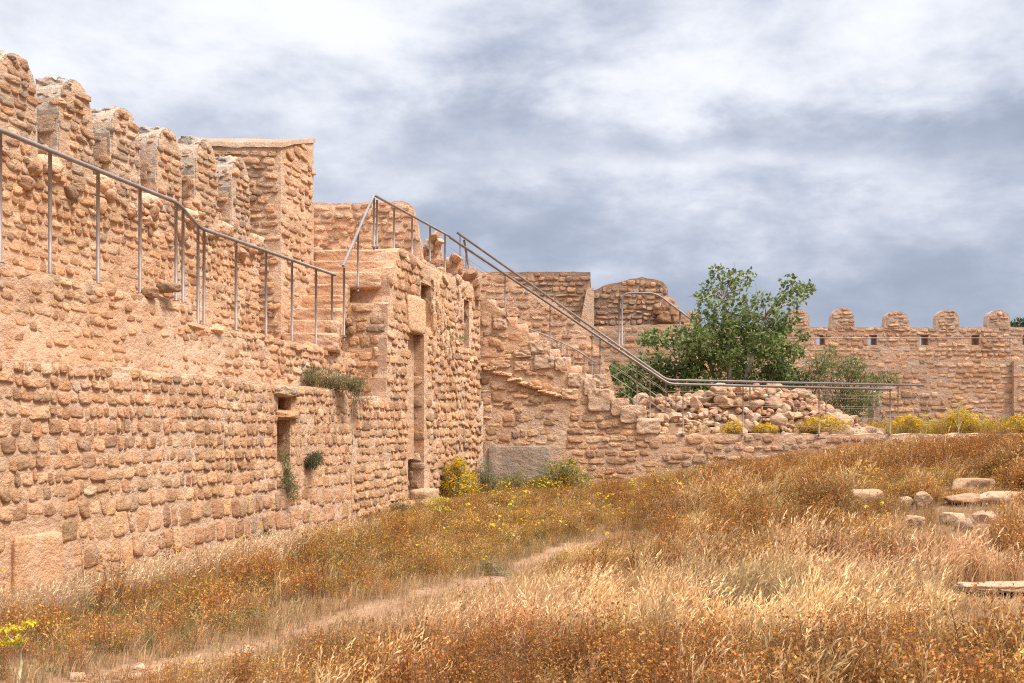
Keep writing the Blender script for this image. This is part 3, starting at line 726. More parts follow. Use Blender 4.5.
for i in range(22):
    a = Acc(); tint = rs.choice([.05, .3, .4, .78, .66, .2, .8, .98, .9, .55, .1])
    rock(a, (0, 0, 0), rs.uniform(.8, 1.3, 3) * (1.3, 1.0, .85), None, 9, i + 300, (tint, rs.uniform(.7, 1), rs.uniform(.0, .6), rs.choice([0, 0, .2, .4])))
    me = a.build('rubble_stone', M_WALL); protos.append(me.data); bpy.data.objects.remove(me)
cnt = 0; placed = []
while cnt < 298:
    X = rs.uniform(2.6, 9.7); Y = 25.75 + rs.uniform(0, 1) ** 1.2 * 2.2
    if rs.uniform() > .25 + .9 * (mound(X, Y) - 1.36) + .1: continue
    r = math.exp(rs.normal(math.log(.115), .38)); r = min(r, .24)
    if any((X - a_) ** 2 + (Y - b_) ** 2 < (.46 * (r + c_2)) ** 2 for a_, b_, c_2 in placed): 
        if rs.uniform() > .06: continue
    placed.append((X, Y, r))
    o = bpy.data.objects.new('rubble_stone', protos[cnt % 22]); col.objects.link(o)
    o.location = (X, Y, float(mound(X, Y)) - .06 + r * .35); o.rotation_euler = (rs.normal(0, .5), rs.normal(0, .5), rs.uniform(0, 6.28)); o.scale = (r, r, r * rs.uniform(.8, 1.1))
    tag(o, 'pale broken stone lying in the rubble heap behind the steel railing', 'stone', 'stones of the rubble heap')
    cnt += 1

a = Acc()
for i in range(620):
    X = rs.uniform(2.4, 10.3); Y = rs.uniform(25.65, 28.6)
    if rs.uniform() > .3 + .9 * (mound(X, Y) - 1.36): continue
    rock(a, (X, Y, float(mound(X, Y)) - .02), rs.uniform(.05, .11, 3), rot_any(rs), 4, i, (rs.uniform(), .9, rs.uniform(), rs.choice([0, .4])), planes=8)
tag(a.build('small_rubble', M_WALL), 'small broken stone chips filling the gaps of the rubble heap', 'rubble', kind='stuff')

# ------------------------------------------------------------------ steel railings
def tube(acc, pts, r, S=10, c=(.5, .5, .5, 1), caps=True):
    pts = [Vector(p) for p in pts]; n = len(pts); V = []; prev = None
    for i, p in enumerate(pts):
        d = (pts[min(i + 1, n - 1)] - pts[max(i - 1, 0)]).normalized()
        x = d.cross(Vector((0, 0, 1))) if abs(d.z) < .95 else d.cross(Vector((1, 0, 0)))
        if prev is not None and x.dot(prev) < 0: x = -x
        x.normalize(); y = d.cross(x).normalized(); prev = x
        rr = r[i] if isinstance(r, (list, tuple)) else r
        for k in range(S):
            t = k / S * 2 * math.pi; V.append(p + x * math.cos(t) * rr + y * math.sin(t) * rr)
    f = [[i * S + k, i * S + (k + 1) % S, (i + 1) * S + (k + 1) % S, (i + 1) * S + k] for i in range(n - 1) for k in range(S)]
    acc.add(np.array([tuple(v) for v in V]), f, c)
    if caps:
        b = acc.n - len(V)
        t = [[b, b + k, b + k + 1] for k in range(1, S - 1)] + [[b + (n - 1) * S, b + (n - 1) * S + k + 1, b + (n - 1) * S + k] for k in range(1, S - 1)]
        acc.f[3].append(np.array(t)); acc.sm[3].append(np.full(len(t), False))

def one(name, mat, parent, *tubes):
    a = Acc()
    for pts, r in tubes: tube(a, pts, r)
    return a.build(name, mat, parent)
def foot(post, x, y, z, r=.045):
    a = Acc(); tube(a, [(x, y, z - .01), (x, y, z + .014)], r, 12); a.build('foot_plate', M_STEEL, post)
def soft(pts, r=.12):           # round the bends of a bent tube
    out = [Vector(pts[0])]
    for i in range(1, len(pts) - 1):
        a, b, c = Vector(pts[i - 1]), Vector(pts[i]), Vector(pts[i + 1])
        u = (a - b).normalized() * min(r, (a - b).length * .4); w = (c - b).normalized() * min(r, (c - b).length * .4)
        for t in (0, .33, .66, 1): out.append((b + u) * (1 - t) ** 2 + b * 2 * t * (1 - t) + (b + w) * t * t)
    out.append(Vector(pts[-1])); return out
def along(pts, s):              # point at parameter (by x-fraction of whole length)
    Ls = [(Vector(pts[i + 1]) - Vector(pts[i])).length for i in range(len(pts) - 1)]; t = s * sum(Ls)
    for i, l in enumerate(Ls):
        if t <= l or i == len(Ls) - 1: return Vector(pts[i]).lerp(Vector(pts[i + 1]), t / l)
        t -= l

def mrail(c, x, y):
    u, z = mp(c, x, y); Y = u / KU; return (c + SL * Y, Y, z)
CR = -7.92
r1 = thing('steel_railing', 'long steel handrail with plain posts along the upper walkway at the left', 'railing')
tp = [(CR + SL * 6.5, 6.5, 4.52), mrail(CR, 0, 130), mrail(CR, 178, 203), mrail(CR, 200, 228), mrail(CR, 335, 275)]
one('handrail', M_STEEL, r1, (soft(tp), .027))
posts = [(-250, 0, 0), (-110, 0, 0), (0, 132, 255), (50, 151, 272), (98, 171, 281), (140, 188, 296), (176, 203, 303), (183, 208, 306), (198, 226, 322), (204, 230, 326), (236, 241, 333), (266, 252, 336), (292, 261, 343), (316, 269, 345), (332, 274, 347)]
for x, y0, y1 in posts:
    Y = CR / ((x - CX) / F - SL); X = CR + SL * Y
    zt_ = EYE + (HY - y0) / F * Y if y0 else 4.52; zb_ = (zs1 if x < 190 else zs2) - .06
    foot(one('post', M_STEEL, r1, ([(X, Y, zb_), (X, Y, zt_)], .021)), X, Y, zb_ + .065)
drop_to_base(r1, (-5, 10.4, zs1))

r2 = thing('steel_railing', 'steel handrail that climbs steeply beside the worn steps and continues along the platform edge', 'railing')
t2 = [P(343, 266, 17.9), P(374, 195, 19.5), P(449, 236, 23.8)]
one('handrail', M_STEEL, r2, (soft(t2, .05), .027))
for x, yt_, yb_, Y in ((344, 268, 336, 17.9), (358, 231, 287, 18.7), (374, 198, 247, 19.5), (377, 200, 247, 19.7), (394, 208, 252, 20.5), (412, 218, 256, 21.6), (430, 227, 262, 22.6), (445, 235, 275, 23.6)):
    p0, p1_ = P(x, yb_, Y), P(x, yt_, Y); foot(one('post', M_STEEL, r2, ([(p0[0], Y, p0[2] - .08), p1_], .020)), p0[0], Y, p0[2])
drop_to_base(r2, (-2.8, 18.5, 3.1))

def stair_rail(label, pts, posts, cables, Ybase, pr=.014, rail=.032):
    r = thing('steel_railing', label, 'railing'); one('handrail', M_STEEL, r, (soft(pts, .15), rail))
    for x, zb_ in posts:
        # top of the post on the rail, straight above x
        for i in range(len(pts) - 1):
            a_, b_ = pts[i], pts[i + 1]
            if min(a_[0], b_[0]) - 1e-6 <= x <= max(a_[0], b_[0]) + 1e-6:
                t = (x - a_[0]) / (b_[0] - a_[0]); top = Vector(a_).lerp(Vector(b_), t)
        pst = one('post', M_STEEL, r, ([(x, top.y, zb_), tuple(top)], pr))
        if pr > .013: foot(pst, x, top.y, zb_ + .05)
    for k in cables:
        one('cable', M_CABLE, r, ([(p[0], p[1], p[2] - k) for p in pts], .0045))
    drop_to_base(r, (pts[-2][0], pts[-2][1], 1.45)); return r
X_ = lambda x, Y: (x - CX) / F * Y
pts = [P(449.5, 237, 24.95), P(669, 384, 24.95), P(892, 389.5, 24.95)]
stair_rail('nearer steel stair handrail with wire cables, levelling out along the terrace wall', pts,
           [(X_(466, 24.95), 5.0), (X_(505, 24.95), 4.4), (X_(550, 24.95), 3.3), (X_(600, 24.95), 2.5), (X_(637, 24.95), 1.9), (X_(683, 24.95), 1.45), (X_(743, 24.95), 1.45), (X_(819, 24.95), 1.45), (X_(890, 24.95), 1.45)],
           [.25, .5, .75, .98], 1.5)
pts = [P(457, 232.5, 26.6), P(667, 380, 26.6), P(924, 385.5, 26.6)]
stair_rail('further steel stair handrail just behind the nearer one, reaching further right', pts,
           [(X_(460, 26.6), 5.6), (X_(526, 26.6), 5.2), (X_(592, 26.6), 2.6), (X_(650, 26.6), 1.6), (X_(666, 26.6), 1.4), (X_(676, 26.6), 1.4), (X_(750, 26.6), 1.4), (X_(826, 26.6), 1.4), (X_(898, 26.6), 1.4)],
           [.3, .6, .9], 1.5)
one_ = thing('steel_post', 'dark leaning steel bar at the corner of the platform where the stair rails begin', 'post')
one('bar', M_STEEL, one_, ([P(464, 240, 25.2), P(472, 285, 25.2)], .03)); drop_to_base(one_, P(472, 285, 25.2))
Ym = 26.0
pts = [P(511, 318, Ym), P(524, 327, Ym), P(545, 335, Ym), P(575, 349, Ym), P(595, 362, Ym)]
stair_rail('small low railing with many close thin uprights halfway down the stair', pts,
           [(X_(x, Ym), P(0, yb, Ym)[2]) for x, yb in ((530, 345), (537, 348), (548, 358), (557, 364), (561, 367), (567, 370), (573, 374), (578, 378), (584, 383), (590, 387), (594, 390))], [], 0, .012, .018)

r5 = thing('steel_railing', 'distant steel railing arching over the curved corner bastion beside the tree', 'railing')
Yf = 37.0
one('handrail', M_STEEL, r5, (soft([P(622, 345, Yf), P(622, 293, Yf), P(656, 293, Yf), P(692, 320, Yf)], .3), .035))
for x, a_, b_ in ((619, 296, 352), (660, 296, 306), (680, 312, 330)): one('post', M_STEEL, r5, ([P(x, b_, Yf), P(x, a_, Yf)], .035))
drop_to_base(r5, P(622, 345, Yf))
r6 = thing('steel_railing', 'thin railing running along the distant battlement wall below the loopholes', 'railing')
Yg = 41.3
one('handrail', M_STEEL, r6, ([P(700, 338, Yg), P(1110, 338, Yg)], .02)); one('cable', M_CABLE, r6, ([P(700, 350, Yg), P(1110, 350, Yg)], .012))
for x in range(722, 1110, 72): one('post', M_STEEL, r6, ([P(x, 361, Yg), P(x, 338, Yg)], .013))
drop_to_base(r6, P(900, 361, Yg))

# ------------------------------------------------------------------ plants
def quads_strip(pts, widths, side):      # ribbon of quads along pts
    pts = np.array(pts); side = np.array(side, float); v = []
    for p, w in zip(pts, widths): v += [p - side * w / 2, p + side * w / 2]
    n = len(pts); return np.array(v), np.array([[2 * i, 2 * i + 1, 2 * i + 3, 2 * i + 2] for i in range(n - 1)])

class Tpl:
    def __init__(s): s.v = []; s.f = []; s.c = []; s.n = 0
    def add(s, v, f, c):
        v = np.asarray(v, float); c = np.asarray(c, float); c = np.tile(c, (len(v), 1)) if c.ndim == 1 else c
        s.v.append(v); s.f.append(np.asarray(f) + s.n); s.c.append(c); s.n += len(v)
    def done(s): return np.vstack(s.v), np.vstack(s.f), np.vstack(s.c)

def leafq(cen, d, up, ln, wd):           # a small rhombic leaf/flower head
    cen = np.array(cen); d = np.array(d, float); d /= np.linalg.norm(d) + 1e-9; s = np.cross(d, up); s /= np.linalg.norm(s) + 1e-9
    return np.array([cen, cen + d * ln * .5 + s * wd / 2, cen + d * ln, cen + d * ln * .5 - s * wd / 2]), np.array([[0, 1, 2, 3]])

def straw_tpl(rs, nb, h, spread, colr, lean=.25, head=True, wid=.0035):
    t = Tpl()
    for b in range(nb):
        a = rs.uniform(0, 6.28); r = rs.uniform(0, spread); base = np.array([math.cos(a) * r, math.sin(a) * r, -.03])
        hh = h * rs.uniform(.55, 1.1); dr = np.array([lean * rs.uniform(.3, 1.6) + rs.normal(0, .16), rs.normal(0, .2), 0]) * hh
        pts = [base + np.array([0, 0, hh * k]) + dr * k ** 2 - np.array([0, 0, .12 * hh * k ** 3]) for k in (0, .35, .7, 1)]
        th = rs.uniform(0, 3.14); sd = (math.cos(th), math.sin(th), 0)
        cc = np.array(colr) * rs.uniform(.7, 1.25); w = wid * rs.uniform(.7, 1.4)
        v, f = quads_strip(pts, [w, w * .9, w * .7, w * .3], sd); t.add(v, f, cc)
        if head and rs.uniform() < .6:
            tip = pts[-1]; dd = pts[-1] - pts[-2]; dd = dd / np.linalg.norm(dd)
            for k in range(4):
                v, f = leafq(tip - dd * .07 + dd * .022 * k, dd + rs.normal(0, .3, 3), rs.normal(0, 1, 3), .045, .009); t.add(v, f, cc * 1.15)
    return t.done()

def herb_tpl(rs, nb, h, spread, stemc, headc, nh=5, hs=.011, leafc=None):
    t = Tpl()
    for b in range(nb):
        a = rs.uniform(0, 6.28); r = rs.uniform(0, spread); base = np.array([math.cos(a) * r, math.sin(a) * r, -.03])
        hh = h * rs.uniform(.5, 1.1); dr = np.array([rs.normal(.05, .14), rs.normal(0, .14), 0]) * hh
        pts = [base + np.array([0, 0, hh * k]) + dr * k ** 1.5 for k in (0, .5, 1)]; th = rs.uniform(0, 3.14); sd = np.array((math.cos(th), math.sin(th), 0))
        sc = np.array(stemc) * rs.uniform(.7, 1.3)
        v, f = quads_strip(pts, [.004, .0035, .002], sd); t.add(v, f, sc)
        for k in range(nh):
            q = rs.uniform(.45, 1); p0 = base + np.array([0, 0, hh * q]) + dr * q ** 1.5
            e = p0 + np.array([rs.normal(0, .05), rs.normal(0, .05), rs.uniform(.01, .07)])
            v, f = quads_strip([p0, e], [.002, .0015], sd); t.add(v, f, sc)
            hc = np.array(headc) * rs.uniform(.6, 1.35)
            for m_ in range(2):
                v, f = leafq(e - .3 * hs, rs.normal(0, 1, 3), rs.normal(0, 1, 3), hs * rs.uniform(.8, 1.5), hs); t.add(v, f, hc)
        if leafc is not None:
            for k in range(5):
                q = rs.uniform(.1, .8); p0 = base + np.array([0, 0, hh * q]) + dr * q ** 1.5
                v, f = leafq(p0, (rs.normal(), rs.normal(), rs.uniform(0, .8)), (0, 0, 1), rs.uniform(.03, .06), rs.uniform(.005, .012)); t.add(v, f, np.array(leafc) * rs.uniform(.7, 1.3))
    return t.done()

def scatter(acc, tpls, X, Y, rs, smin=.8, smax=1.25, free_yaw=False, tintv=.18, zf_=None, scale=None, dc=None):
    Z = ground_z(X, Y) if zf_ is None else zf_(X, Y)
    pick = rs.randint(0, len(tpls), len(X))
    for k, (v, f, c) in enumerate(tpls):
        m = pick == k; n = int(m.sum())
        if n == 0: continue
        a = rs.uniform(-.7, .7, n) if not free_yaw else rs.uniform(0, 6.28, n); s = rs.uniform(smin, smax, n)
        if scale is not None: s = s * scale[m]
        ca, sa = np.cos(a) * s, np.sin(a) * s
        vx = v[None, :, 0] * ca[:, None] - v[None, :, 1] * sa[:, None] + X[m][:, None]
        vy = v[None, :, 0] * sa[:, None] + v[None, :, 1] * ca[:, None] + Y[m][:, None]
        vz = v[None, :, 2] * s[:, None] + Z[m][:, None]
        V = np.stack([vx, vy, vz], -1).reshape(-1, 3)
        Fc = (f[None] + (np.arange(n) * len(v))[:, None, None]).reshape(-1, 4)
        C = c[None] * rs.uniform(1 - tintv, 1 + tintv, (n, 1, 1))
        if dc is not None: C = C * dc[m][:, None, :]
        acc.add(V, Fc, C.reshape(-1, 3), True)

rs = np.random.RandomState(99)
STRAW = (.62, .41, .20); STRAW2 = (.64, .45, .27); RUST = (.44, .185, .05); OCHRE = (.50, .27, .07); BROWN = (.22, .095, .04); OLIVE = (.20, .19, .06); YEL = (.72, .50, .02)
straw_near = [straw_tpl(rs, 15, .44, .09, STRAW, .2, True, .0045) for _ in range(8)]
straw_far = [straw_tpl(rs, 11, .42, .11, STRAW, .2, True, .006) for _ in range(8)]
pale = [straw_tpl(rs, 15, .46, .12, STRAW2, .35, True, .005) for _ in range(6)]
brown_herb = [herb_tpl(rs, 7, .38, .09, BROWN, RUST, 8, .0125) for _ in range(8)]
ochre_herb = [herb_tpl(rs, 8, .32, .12, (.30, .17, .06), OCHRE, 6, .015) for _ in range(8)]
green_herb = [herb_tpl(rs, 7, .24, .10, (.19, .17, .06), (.30, .24, .06), 3, .012, OLIVE) for _ in range(6)]
low_dry = [straw_tpl(rs, 14, .16, .12, (.48, .31, .16), .1, False, .005) for _ in range(6)]

def candidates(n, Y0, Y1, xpad=3.2):
    n = int(n * 1.22)
    # uniform over the ground in view plus a margin each side
    Y = np.sqrt(rs.uniform((Y0 + 2) ** 2, (Y1 + 2) ** 2, n)) - 2
    X = rs.uniform(-1, 1, n) * (Y * .56 + xpad)
    wl = -7.25 + SL * Y
    m = (X > wl + .04) & (Y < 24.9); return X[m], Y[m]
def nz(X, Y, f, s): return fbm(np.stack([X * f, Y * f, X * 0], -1), s, 3)

ROCKS = [(868, 500, 14.5, .30, .22, .26, 'pinkish rounded boulder half buried in dry herbs on the mound', .6), (905, 503, 14.2, .13, .12, .14, 'small pale stone in the dry herbs right of the rounded boulder', .8),
         (972, 483, 15.0, .42, .25, .22, 'broad flat tan boulder near the top of the mound', .66), (1003, 494, 13.9, .55, .2, .10, 'long flat grey slab lying in dry grass at the right edge', .78),
         (962, 497, 13.9, .32, .2, .10, 'tan stone just left of the long grey slab', .3),
         (985, 520, 12.6, .16, .14, .12, 'small reddish stone below the long grey slab', .87), (953, 515, 12.9, .17, .13, .10, 'small pale stone beside the reddish stone', .78),
         (965, 524, 12.4, .12, .12, .12, 'dark small stone in a hollow beside the reddish stone', 1.0),
         (924, 492, 14.0, .17, .14, .14, 'grey knobby stone on the mound among dry grass', .95),
         (915, 520, 12.8, .12, .1, .08, 'flat small tan stone in the dry grass below the grey knobby one', .6),
         (1000, 574, 9.2, .40, .16, .032, 'flat pale slab in the grass at the right edge of the photo', .8),
         (489, 512, 19.5, .17, .15, .13, 'round orange stone alone in the grass before the yellow bush', .3)]
def rock_clear(X, Y):
    m = np.ones(X.shape, bool)
    for x, y, Yr_, a_, b_, c_1, _, _ in ROCKS:
        cx = (x - CX) / F * Yr_; m &= ~((np.abs(X - cx) < a_ * .95) & (Y > Yr_ - b_ * .9) & (Y < Yr_ + b_))
    return m

# thick dry cover over the whole slope
X, Y = candidates(60000, 5.2, 25)
pdist = path_d(X, Y) - path_w(X, Y); off = pdist > 0
X, Y = X[off], Y[off]; pdist = pdist[off]
wd = X - (-7.25 + SL * Y)                      # distance from the long wall
right = (X - np.interp(Y, [p[1] for p in PATH] + [25], [p[0] for p in PATH] + [6.0])) > 0
n1 = nz(X, Y, .8, 5); n2 = nz(X, Y, 2.2, 6)
keep = rock_clear(X, Y)
# probabilities of each plant kind
p_straw = np.where(right, sstep(6.9, 7.7, Y + n1 * .9) * (1 - .72 * sstep(8.9, 10.6, Y + n1 * 1.2)), .06) 
p_straw = np.where(right, np.maximum(p_straw * (1 - .5 * sstep(4.0, 6.0, X)), .15) * (.62 + .9 * sstep(-.35, .3, n2)), p_straw)
p_pale = np.where(~right, .95 * (1 - sstep(.9, 1.7, wd + n1 * .5)) * (1 - sstep(13.0, 15.0, Y)), 0)
p_green = np.where(~right, .32 + .3 * sstep(.1, .5, n2) * sstep(9, 14, Y), .05) + .12 * sstep(16, 20, Y)
r = rs.uniform(0, 1, len(X))
kind = np.full(len(X), 3)                       # brown herb
kind[r < p_straw + p_pale + p_green] = 2
kind[r < p_straw + p_pale] = 1
kind[r < p_straw] = 0
och = (kind == 3) & (rs.uniform(0, 1, len(X)) < np.where(Y > 11, .72, .40) + .3 * n1)
dens = np.where(right, 1., .85) * (.55 + .45 * sstep(0, .35, pdist))
keep &= rs.uniform(0, 1, len(X)) < dens
hsc = np.where(right, np.clip(.30 + pdist * .33, .3, 1), .8) * np.where(~right & (pdist < .5), .6, 1) * (.85 + .3 * n2) * np.clip(.35 + wd * .45, .35, 1) * (1 - .35 * sstep(20, 24, Y))
hsc = np.where(right & (Y < 7.6) & (pdist > 1.5), np.maximum(hsc, .7), hsc)
cl1 = nz(X, Y, 1.5, 61); hsc = hsc * (1 + .55 * (1 - .7 * sstep(18, 21, Y)) * sstep(.08, .4, cl1) * sstep(1.5, 4, X) * sstep(10, 12.5, Y))
hsc = hsc * (.82 + .5 * sstep(-.2, .45, nz(X, Y, 3.1, 63)))
dcv = 1 + .50 * nz(X, Y, 1.1, 64) + .30 * nz(X, Y, 4.0, 65); DC = np.stack([dcv, dcv * (1 + .12 * nz(X, Y, .6, 66)), dcv * (1 + .08 * nz(X, Y, .9, 67))], -1)
for x, y, Yr_, a_, b_, c_1, _, _ in ROCKS:
    cx = (x - CX) / F * Yr_; hsc = np.where((np.abs(X - cx * Y / Yr_) < a_ * 1.15) & (Y > Yr_ - 2.4) & (Y < Yr_), hsc * (.50 if Yr_ > 10 else .32), hsc)
keep &= rs.uniform(0, 1, len(X)) < 1 - .55 * sstep(.12, .5, nz(X, Y, 2.6, 68))
near = Y < 12
g = Acc(); m = keep & (kind == 0) & near; scatter(g, straw_near, X[m], Y[m], rs, scale=hsc[m], dc=DC[m])
m = keep & (kind == 0) & ~near; scatter(g, straw_far, X[m], Y[m], rs, scale=hsc[m], dc=DC[m])
m = keep & (kind == 1); scatter(g, pale, X[m], Y[m], rs, scale=np.clip(.3 + wd[m] * .35, .3, .9))
tag(g.build('dry_grass', M_VEG), 'tall straw-coloured dry grass bending over the slope', 'grass', kind='stuff')
g = Acc(); m = keep & (kind == 3) & ~och; scatter(g, brown_herb, X[m], Y[m], rs, scale=hsc[m] * np.where(Y[m] < 7.6, 1.1, 1), dc=DC[m])
m = keep & och; scatter(g, ochre_herb, X[m], Y[m], rs, scale=hsc[m], dc=DC[m])
# taller dark clumps on the crest of the mound and a rusty band nearest the viewer
tall = [herb_tpl(rs, 9, .60, .12, (.15, .065, .025), (.40, .16, .035), 9, .015) for _ in range(8)]
X3, Y3 = candidates(26000, 5.4, 21.5); c3 = nz(X3, Y3, 1.6, 71); crest = sstep(1.2, 3.6, X3) * sstep(11, 13.5, Y3) * (1 - sstep(18.5, 21, Y3))
front_ = sstep(-1.3, .2, X3) * (1 - sstep(6.6, 7.5, Y3 + .5 * c3))
pr3 = .55 * crest * sstep(-.05, .35, c3) + .55 * front_ * sstep(-.35, .2, c3) + .02
m3 = (rs.uniform(0, 1, len(X3)) < pr3) & rock_clear(X3, Y3) & (path_d(X3, Y3) > .7) & (X3 - (-7.25 + SL * Y3) > 1)
for x, y, Yr_, a_, b_, c_1, _, _ in ROCKS: m3 &= ~((np.abs(X3 - (x - CX) / F * Y3) < a_ * 1.2) & (Y3 > Yr_ - 2.4) & (Y3 < Yr_))
scatter(g, tall, X3[m3], Y3[m3], rs, scale=np.where(Y3[m3] < 8, .62, 1.) * (.8 + .35 * c3[m3]), tintv=.3)
tag(g.build('dry_herbs', M_VEG), 'rust and ochre dry herbs with small seed heads covering the slope', 'herbs', kind='stuff')
g = Acc(); m = keep & (kind == 2); scatter(g, green_herb, X[m], Y[m], rs, scale=hsc[m])
tag(g.build('green_herbs', M_VEG), 'low olive green herbs scattered between the wall and the path', 'herbs', kind='stuff')
X2, Y2 = candidates(26000, 5.2, 25); pd2 = path_d(X2, Y2) - path_w(X2, Y2)
m = (pd2 > -.02) & rock_clear(X2, Y2); g = Acc(); scatter(g, low_dry, X2[m], Y2[m], rs, scale=np.ones(m.sum()))
m = (pd2 < -.02) & (rs.uniform(0, 1, len(X2)) < .22 + .8 * sstep(-.2, 0, pd2)); scatter(g, low_dry, X2[m], Y2[m], rs, .35, .8, scale=np.ones(m.sum()))
tag(g.build('grass_thatch', M_VEG), 'short dead grass thatch lying under the taller plants', 'grass', kind='stuff')

# small yellow daisies
def flower_tpl(rs, n, h, spread, hs=.014, leafc=(.20, .19, .05)):
    t = Tpl()
    for b in range(n):
        a = rs.uniform(0, 6.28); r = rs.uniform(0, spread); base = np.array([math.cos(a) * r, math.sin(a) * r, -.02]); hh = h * rs.uniform(.6, 1.15)
        e = base + np.array([rs.normal(0, .04), rs.normal(0, .04), hh])
        v, f = quads_strip([base, (base + e) / 2, e], [.003, .003, .002], (1, 0, 0)); t.add(v, f, np.array(leafc))
        nrm = np.array([rs.normal(0, .4), rs.normal(-.5, .4), 1.]); nrm /= np.linalg.norm(nrm); x = np.cross(nrm, [1, 0, 0]); x /= np.linalg.norm(x); y = np.cross(nrm, x)
        s = hs * rs.uniform(.7, 1.3)
        for k in range(3):
            d = x * math.cos(k * 1.05) + y * math.sin(k * 1.05); w = np.cross(nrm, d)
            t.add([e - d * s, e - w * s * .45, e + d * s, e + w * s * .45], [[0, 1, 2, 3]], np.array(YEL) * rs.uniform(.75, 1.15))
        for k in range(3):
            v, f = leafq(base + (e - base) * rs.uniform(.1, .7), (rs.normal(), rs.normal(), .4), (0, 0, 1), .04, .008); t.add(v, f, np.array(leafc) * rs.uniform(.7, 1.3))
    return t.done()
fl_near = [flower_tpl(rs, 3, .30, .10) for _ in range(6)]; fl_far = [flower_tpl(rs, 4, .36, .14, .022) for _ in range(6)]
X, Y = candidates(16000, 5.6, 24.9); pdx = path_d(X, Y); right = (X - np.interp(Y, [p[1] for p in PATH] + [25], [p[0] for p in PATH] + [6.0])) > 0
patch = nz(X, Y, .55, 44); pr = np.where(right, .015 + .10 * (1 - sstep(.3, .9, pdx)), .10 + .38 * sstep(.0, .35, patch)) + .45 * sstep(20, 23, Y) * (1 - sstep(2.5, 4, X))
m = (rs.uniform(0, 1, len(X)) < pr * .33) & (pdx > .35) & (X - (-7.25 + SL * Y) > .3)
g = Acc(); k = m & (Y < 12); scatter(g, fl_near, X[k], Y[k], rs, free_yaw=True); k = m & (Y >= 12); scatter(g, fl_far, X[k], Y[k], rs, free_yaw=True)
tag(g.build('yellow_daisies', M_VEG), 'tiny yellow daisies sprinkled between the wall and the path', 'flowers', kind='stuff')

# weeds on the terrace behind the front wall
X = rs.uniform(3.6, 16, 2600); Y = rs.uniform(25.55, 30.5, 2600); dn = nz(X, Y, .5, 12)
m = (rs.uniform(0, 1, 2600) < .10 + .5 * dn + .3 * sstep(9.5, 11, X)) & ~((Y > 25.9) & (X < 9.6)); X, Y = X[m], Y[m]
gg = [herb_tpl(rs, 9, .42, .16, (.24, .20, .06), (.46, .27, .03), 5, .024, (.22, .21, .06)) for _ in range(6)]
g = Acc(); scatter(g, gg, X, Y, rs, .7, 1.2, True, zf_=lambda a, b: a * 0 + 1.40)
gr = [straw_tpl(rs, 12, .4, .15, (.46, .30, .12), .1, True, .008) for _ in range(5)]
k = rs.uniform(0, 1, len(X)) < .5; scatter(g, gr, X[k] + .1, Y[k], rs, .6, 1.1, True, zf_=lambda a, b: a * 0 + 1.40)
tag(g.build('terrace_weeds', M_VEG), 'yellow green flowering weeds along the top of the terrace wall', 'weeds', kind='stuff')

# ---- shrubs and trees
def crown(acc, rs, cens, n_per, leaf, wide, cols, up=.35, mult=1.0):
    V = []; Cc = []
    for (cx, cy, cz, rx, ry, rz) in cens:
        n = int(n_per * mult * (rx * rz) ** .9)
        d = rs.normal(0, 1, (n, 3)); d /= np.linalg.norm(d, axis=1)[:, None]; r = rs.uniform(0, 1, n) ** .42
        p = np.array([cx, cy, cz]) + d * r[:, None] * np.array([rx, ry, rz])
        q = fbm(p * 3.2, 5, 2); ok = q > -.34; p = p[ok]; d = d[ok]; n = len(p)
        ax = rs.normal(0, 1, (n, 3)) + d * .9; ax[:, 2] -= .25; ax /= np.linalg.norm(ax, axis=1)[:, None]
        nr = rs.normal(0, .6, (n, 3)) + d * .4 + np.array([0, 0, up * 2]); s = np.cross(ax, nr); s /= np.linalg.norm(s, axis=1)[:, None] + 1e-9
        nn = np.cross(s, ax)
        ln = leaf * rs.uniform(.6, 1.3, n)[:, None]; w = ln * wide
        # leaf of two folded halves
        a_ = p; b_ = p + ax * ln; m1 = p + ax * ln * .5 + s * w * .5 + nn * w * .15; m2 = p + ax * ln * .5 - s * w * .5 + nn * w * .15
        V.append(np.stack([a_, m1, b_, m2], 1)); c = np.array(cols)[rs.randint(0, len(cols), n)] * rs.uniform(.7, 1.3, (n, 1)); Cc.append(np.repeat(c[:, None, :], 4, 1))
    V = np.vstack(V); Cc = np.vstack(Cc); n = len(V)
    acc.add(V.reshape(-1, 3), np.array([[0, 1, 2], [0, 2, 3]])[None].repeat(n, 0).reshape(-1, 3) + np.repeat(np.arange(n) * 4, 2)[:, None], Cc.reshape(-1, 3), False)

def limb(acc, rs, a, b, r0, r1, wob=.12, c=(.26, .22, .18), n=7):
    a = Vector(a); b = Vector(b); d = b - a; L_ = d.length; pts = []; rr = []
    o1 = Vector(rs.normal(0, wob, 3)) * L_
    for i in range(n):
        t = i / (n - 1); p = a + d * t + o1 * math.sin(t * math.pi) * .5 + Vector((0, 0, 1)) * (math.sin(t * math.pi) * .06 * L_)
        pts.append(p); rr.append(r0 + (r1 - r0) * t)
    tube(acc, pts, rr, 7, (*c, 1)); return pts

